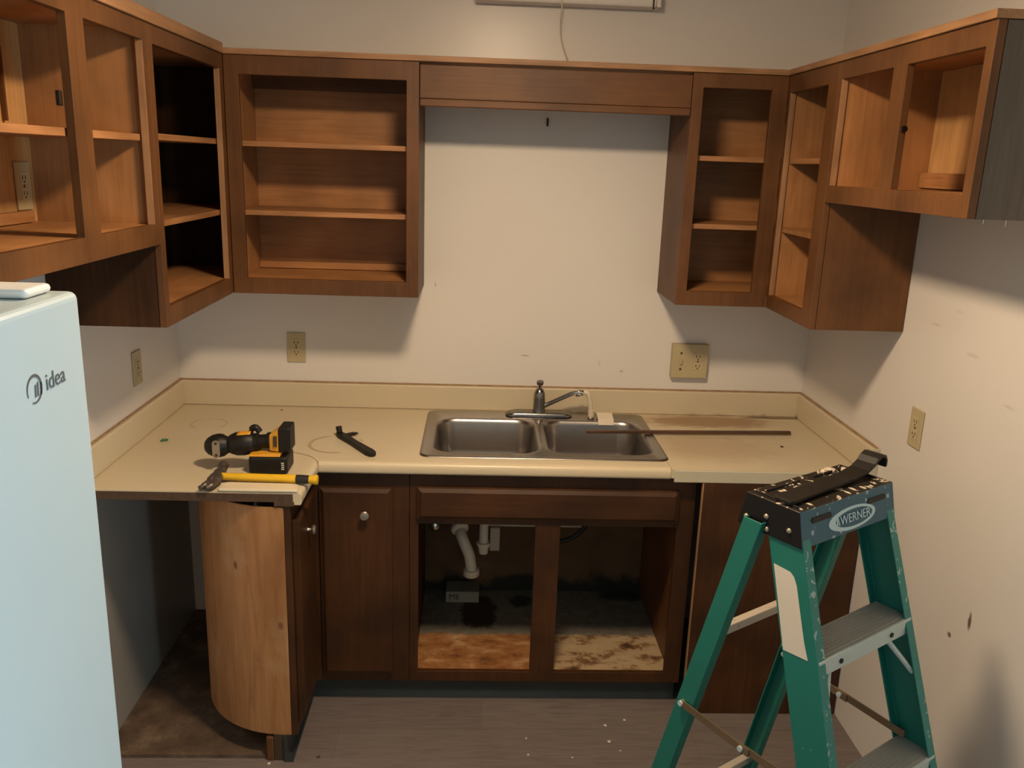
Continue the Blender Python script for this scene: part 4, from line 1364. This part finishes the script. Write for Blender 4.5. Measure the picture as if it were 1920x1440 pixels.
for zs in (0.923, 0.623, 0.323):
    xw = fx(zs) - 0.0045
    y0 = fy(zs) + 0.001
    m = MB()
    m.box(-xw, xw, y0 + 0.004, y0 + 0.084, zs - 0.004, zs)
    for k in range(9):
        yy = y0 + 0.010 + k * 0.0085
        m.box(-xw + 0.003, xw - 0.003, yy, yy + 0.004, zs, zs + 0.0016)
    m.box(-xw, xw, y0 + 0.080, y0 + 0.084, zs - 0.03, zs - 0.0041)
    s_ = lbuild(m, 'step', 'step')
    lbuild(MB().box(-xw, xw, y0 - 0.003, y0 + 0.0035, zs - 0.037, zs), 'step_front', 'alu', s_, bevel=0.001)
    for sx in (-0.55, 0.55):
        lbuild(MB().cyl((sx * xw, y0 - 0.0032, zs - 0.019), (sx * xw, y0 - 0.006, zs - 0.019), 0.0055, seg=14), 'rivet', 'nail', s_)
# step braces under each step
for zs in (0.923, 0.623):
    for sg in (-1, 1):
        xw = fx(zs) - 0.012
        m = MB().tube([(sg * xw, fy(zs - 0.12) + 0.012, zs - 0.12), (sg * (xw - 0.075), fy(zs) + 0.03, zs - 0.012)], 0.006, 8)
        lbuild(m, 'step_brace', 'alu')
for zb_ in (0.86, 0.28):
    xw = rx(zb_) - 0.006
    lbuild(MB().box(-xw, xw, ry(zb_) - 0.030, ry(zb_) - 0.010, zb_ - 0.011, zb_ + 0.011), 'rear_brace', 'brace', bevel=0.002)
for sg in (-1, 1):
    z0, z1 = 0.665, 0.645
    xa, ya = sg * (rx(z0) + 0.006), ry(z0) - 0.02
    xb, yb = sg * (fx(z1) + 0.005), fy(z1) + 0.055
    m = MB()
    p, q = Vector((xa, ya, z0)), Vector((xb, yb, z1))
    mid = p.lerp(q, 0.5) + Vector((0, 0, -0.006))

    def bar(m_, p, q, hw, tk, off=0.0):
        d_ = (q - p).normalized()
        sv = Vector((-d_.y, d_.x, 0)).normalized() * tk / 2
        up = Vector((0, 0, hw))
        o_ = Vector((-d_.y, d_.x, 0)).normalized() * off
        m_.hexa([p - sv - up + o_, q - sv - up + o_, q + sv - up + o_, p + sv - up + o_], [p - sv + up + o_, q - sv + up + o_, q + sv + up + o_, p + sv + up + o_])
    if sg > 0:
        p.x -= 0.034
        q.x -= 0.034
        mid.x -= 0.034
    bar(m, p, mid + (mid - p).normalized() * 0.02, 0.009, 0.003)
    bar(m, mid + (mid - q).normalized() * 0.02, q, 0.009, 0.003, 0.0035)
    lbuild(m, 'spreader', 'spreader')
    for c_ in (p, mid):
        lbuild(MB().cyl(c_ + Vector((-0.006, 0, 0)), c_ + Vector((0.006, 0, 0)), 0.0065, seg=12), 'rivet', 'alu')

# top cap
wt, wb, dt, cb, ch = 0.1663, 0.1668, 0.0665, 0.0832, 0.0758
zt_, zb2 = LH, LH - ch
m = MB()
bot = [(-wb, -cb, zb2), (wb, -cb, zb2), (wb, cb, zb2), (-wb, cb, zb2)]
top = [(-wt, -dt, zt_), (wt, -dt, zt_), (wt, dt, zt_), (-wt, dt, zt_)]
va = [m.bm.verts.new(p) for p in bot]
vb = [m.bm.verts.new(p) for p in top]
for k in range(4):
    j = (k + 1) % 4
    f = m.bm.faces.new((va[k], va[j], vb[j], vb[k]))
    f.material_index = 1 if k == 0 else 2
f = m.bm.faces.new(vb)
f.material_index = 0
# hollow underside: inner skirt
vi_ = [m.bm.verts.new((x * 0.965, y * 0.94, z)) for x, y, z in bot]
vt_ = [m.bm.verts.new((x * 0.965, y * 0.92, zt_ - 0.008)) for x, y, z in top]
for k in range(4):
    j = (k + 1) % 4
    f = m.bm.faces.new((va[j], va[k], vi_[k], vi_[j]))
    f.material_index = 2
    f = m.bm.faces.new((vi_[j], vi_[k], vt_[k], vt_[j]))
    f.material_index = 2
f = m.bm.faces.new(vt_[::-1])
f.material_index = 2
cap = lbuild(m, 'top_cap', ['cap_top', 'cap_front', 'cap_side'], bevel=0.004, seg=3)
# tool-tray ribs and pads moulded on the top
m = MB()
for bx in ((-wt + 0.012, -wt + 0.018, -dt + 0.012, dt - 0.012, LH - 0.001, LH + 0.004), (wt - 0.018, wt - 0.012, -dt + 0.012, dt - 0.012, LH - 0.001, LH + 0.004),
           (-0.13, -0.02, 0.040, 0.045, LH - 0.001, LH + 0.005), (0.03, 0.14, 0.040, 0.045, LH - 0.001, LH + 0.005)):
    lbuild(MB().box(*bx), 'tray_rib', 'cap_top', cap, bevel=0.0015)
m = MB()
m = MB()
for k in range(20):
    x_ = random.uniform(-wt + 0.015, wt - 0.015)
    y_ = random.choice([random.uniform(0.018, dt - 0.008), random.uniform(-dt + 0.006, -0.045)])
    r_ = random.uniform(0.003, 0.009)
    m.lathe((x_, y_, LH - 0.0005), (0, 0, 1), [(0, r_), (0.0012, r_ * 0.9), (0.0024, r_ * 0.5), (0.0026, 0)], 10, squash=random.choice([(1.3, 0.35), (0.4, 1.2), (1.0, 0.5)]))
for x_, y_, r_ in ((0.105, 0.048, 0.02), (0.135, 0.035, 0.014), (0.08, 0.052, 0.012)):
    m.lathe((x_, y_, LH - 0.0005), (0, 0, 1), [(0, r_), (0.003, r_ * 0.9), (0.007, r_ * 0.5), (0.008, 0)], 10, squash=(1.0, 0.55))
pd_ = lbuild(m, 'paint_drips', 'paint_drip', cap, smooth=True)
pd_['kind'] = 'stuff'
# front details follow the slope of the cap's front face
nrm = Vector((0, -ch, -(cb - dt))).normalized()
upv = Vector((0, (cb - dt), ch)).normalized()


def fpt(x_, t_, d_=0.0):
    base = Vector((x_, -dt - (cb - dt) * t_, LH - ch * t_))
    return base + Vector((0, -1, 0.22)).normalized() * d_


for xc in (-0.098, 0.098):
    m = MB()
    ps = [(xc - 0.030, 0.39), (xc - 0.034, 0.32), (xc - 0.030, 0.25), (xc + 0.030, 0.25), (xc + 0.034, 0.32), (xc + 0.030, 0.39)]
    m.hexa([fpt(u, v, -0.001) for u, v in ps], [fpt(u, v, 0.0022) for u, v in ps])
    lbuild(m, 'slot', 'black_plastic', cap)
m = MB()
vo, vi = [], []
n_ = 48
for i in range(n_):
    a = 2 * PI * i / n_
    vo.append(m.bm.verts.new(fpt(0.008 + 0.083 * math.cos(a), 0.60 + 0.315 * math.sin(a), 0.0012)))
    vi.append(m.bm.verts.new(fpt(0.014 + 0.066 * math.cos(a), 0.60 + 0.235 * math.sin(a), 0.0012)))
for i in range(n_):
    j = (i + 1) % n_
    m.bm.faces.new((vo[i], vo[j], vi[j], vi[i]))
em = lbuild(m, 'emblem', 'cap_logo', cap)
sd = em.modifiers.new('thickness', 'SOLIDIFY')
sd.thickness = 0.0012
fc_ = fpt(0.018, 0.60, 0.0014)
yax = (fpt(0, 0) - fpt(0, 1)).normalized()
zax = Vector((1, 0, 0)).cross(yax)
rot = Matrix((Vector((1, 0, 0)), yax, zax)).transposed().to_4x4()
text_obj('lettering', 'WERNER', 0.027, 'cap_logo', cap, Matrix.Translation(fc_) @ rot, 0.0006, (1.0, 1.0, 1))
m = MB()
sh = [(-0.050, 0.72), (-0.046, 0.72), (-0.043, 0.55), (-0.0415, 0.70), (-0.038, 0.70), (-0.044, 0.43), (-0.0475, 0.43), (-0.0485, 0.58)]
m.hexa([fpt(u, v, 0.0008) for u, v in sh], [fpt(u, v, 0.0018) for u, v in sh])
lbuild(m, 'emblem_bolt', 'cap_logo', cap)
for (y_, z_) in ((0.060, 0.054), (0.010, 0.037), (0.006, 0.064), (-0.048, 0.047)):
    xx = -(wt + (wb - wt) * z_ / ch)
    m = MB()
    m.lathe((xx - 0.0002, y_, LH - z_), (-1, 0, 0), [(0, 0.006), (0.002, 0.0055), (0.004, 0.003), (0.0045, 0)], 12)
    lbuild(m, 'rivet', 'grey_plate', cap, smooth=True)

# pry bar on the cap
T = Matrix.Translation((1.9076, -1.5605, 0)) @ Matrix.Rotation(0.5824, 4, 'Z')
pb = thing('pry_bar', 'flat black pry bar with hooked end lying on the ladder top', 'pry bar', T @ Vector((0, -0.012, LH + 0.006)), 0.5824 + 0.05)
m = MB()
prof = [(-0.160, 0.001), (-0.150, 0.002), (0.08, 0.004), (0.130, 0.010), (0.155, 0.021), (0.168, 0.032), (0.182, 0.038), (0.196, 0.035), (0.204, 0.024), (0.206, 0.008)]
wd = [0.018, 0.0215, 0.0215, 0.022, 0.0225, 0.023, 0.023, 0.023, 0.023, 0.022]
rt, rb = [], []
rings = []
for i, (x_, z_) in enumerate(prof):
    a = Vector(prof[max(i - 1, 0)])
    b = Vector(prof[min(i + 1, len(prof) - 1)])
    tn = (b - a).normalized()
    nn = Vector((-tn.y, tn.x)) * 0.0035
    rings.append([m.bm.verts.new(p) for p in ((x_ - nn.x, -wd[i], z_ - nn.y), (x_ + nn.x, -wd[i], z_ + nn.y), (x_ + nn.x, wd[i], z_ + nn.y), (x_ - nn.x, wd[i], z_ - nn.y))])
m.loft(rings)
m.build('bar', 'dark_steel', pb, local=True, bevel=0.001)
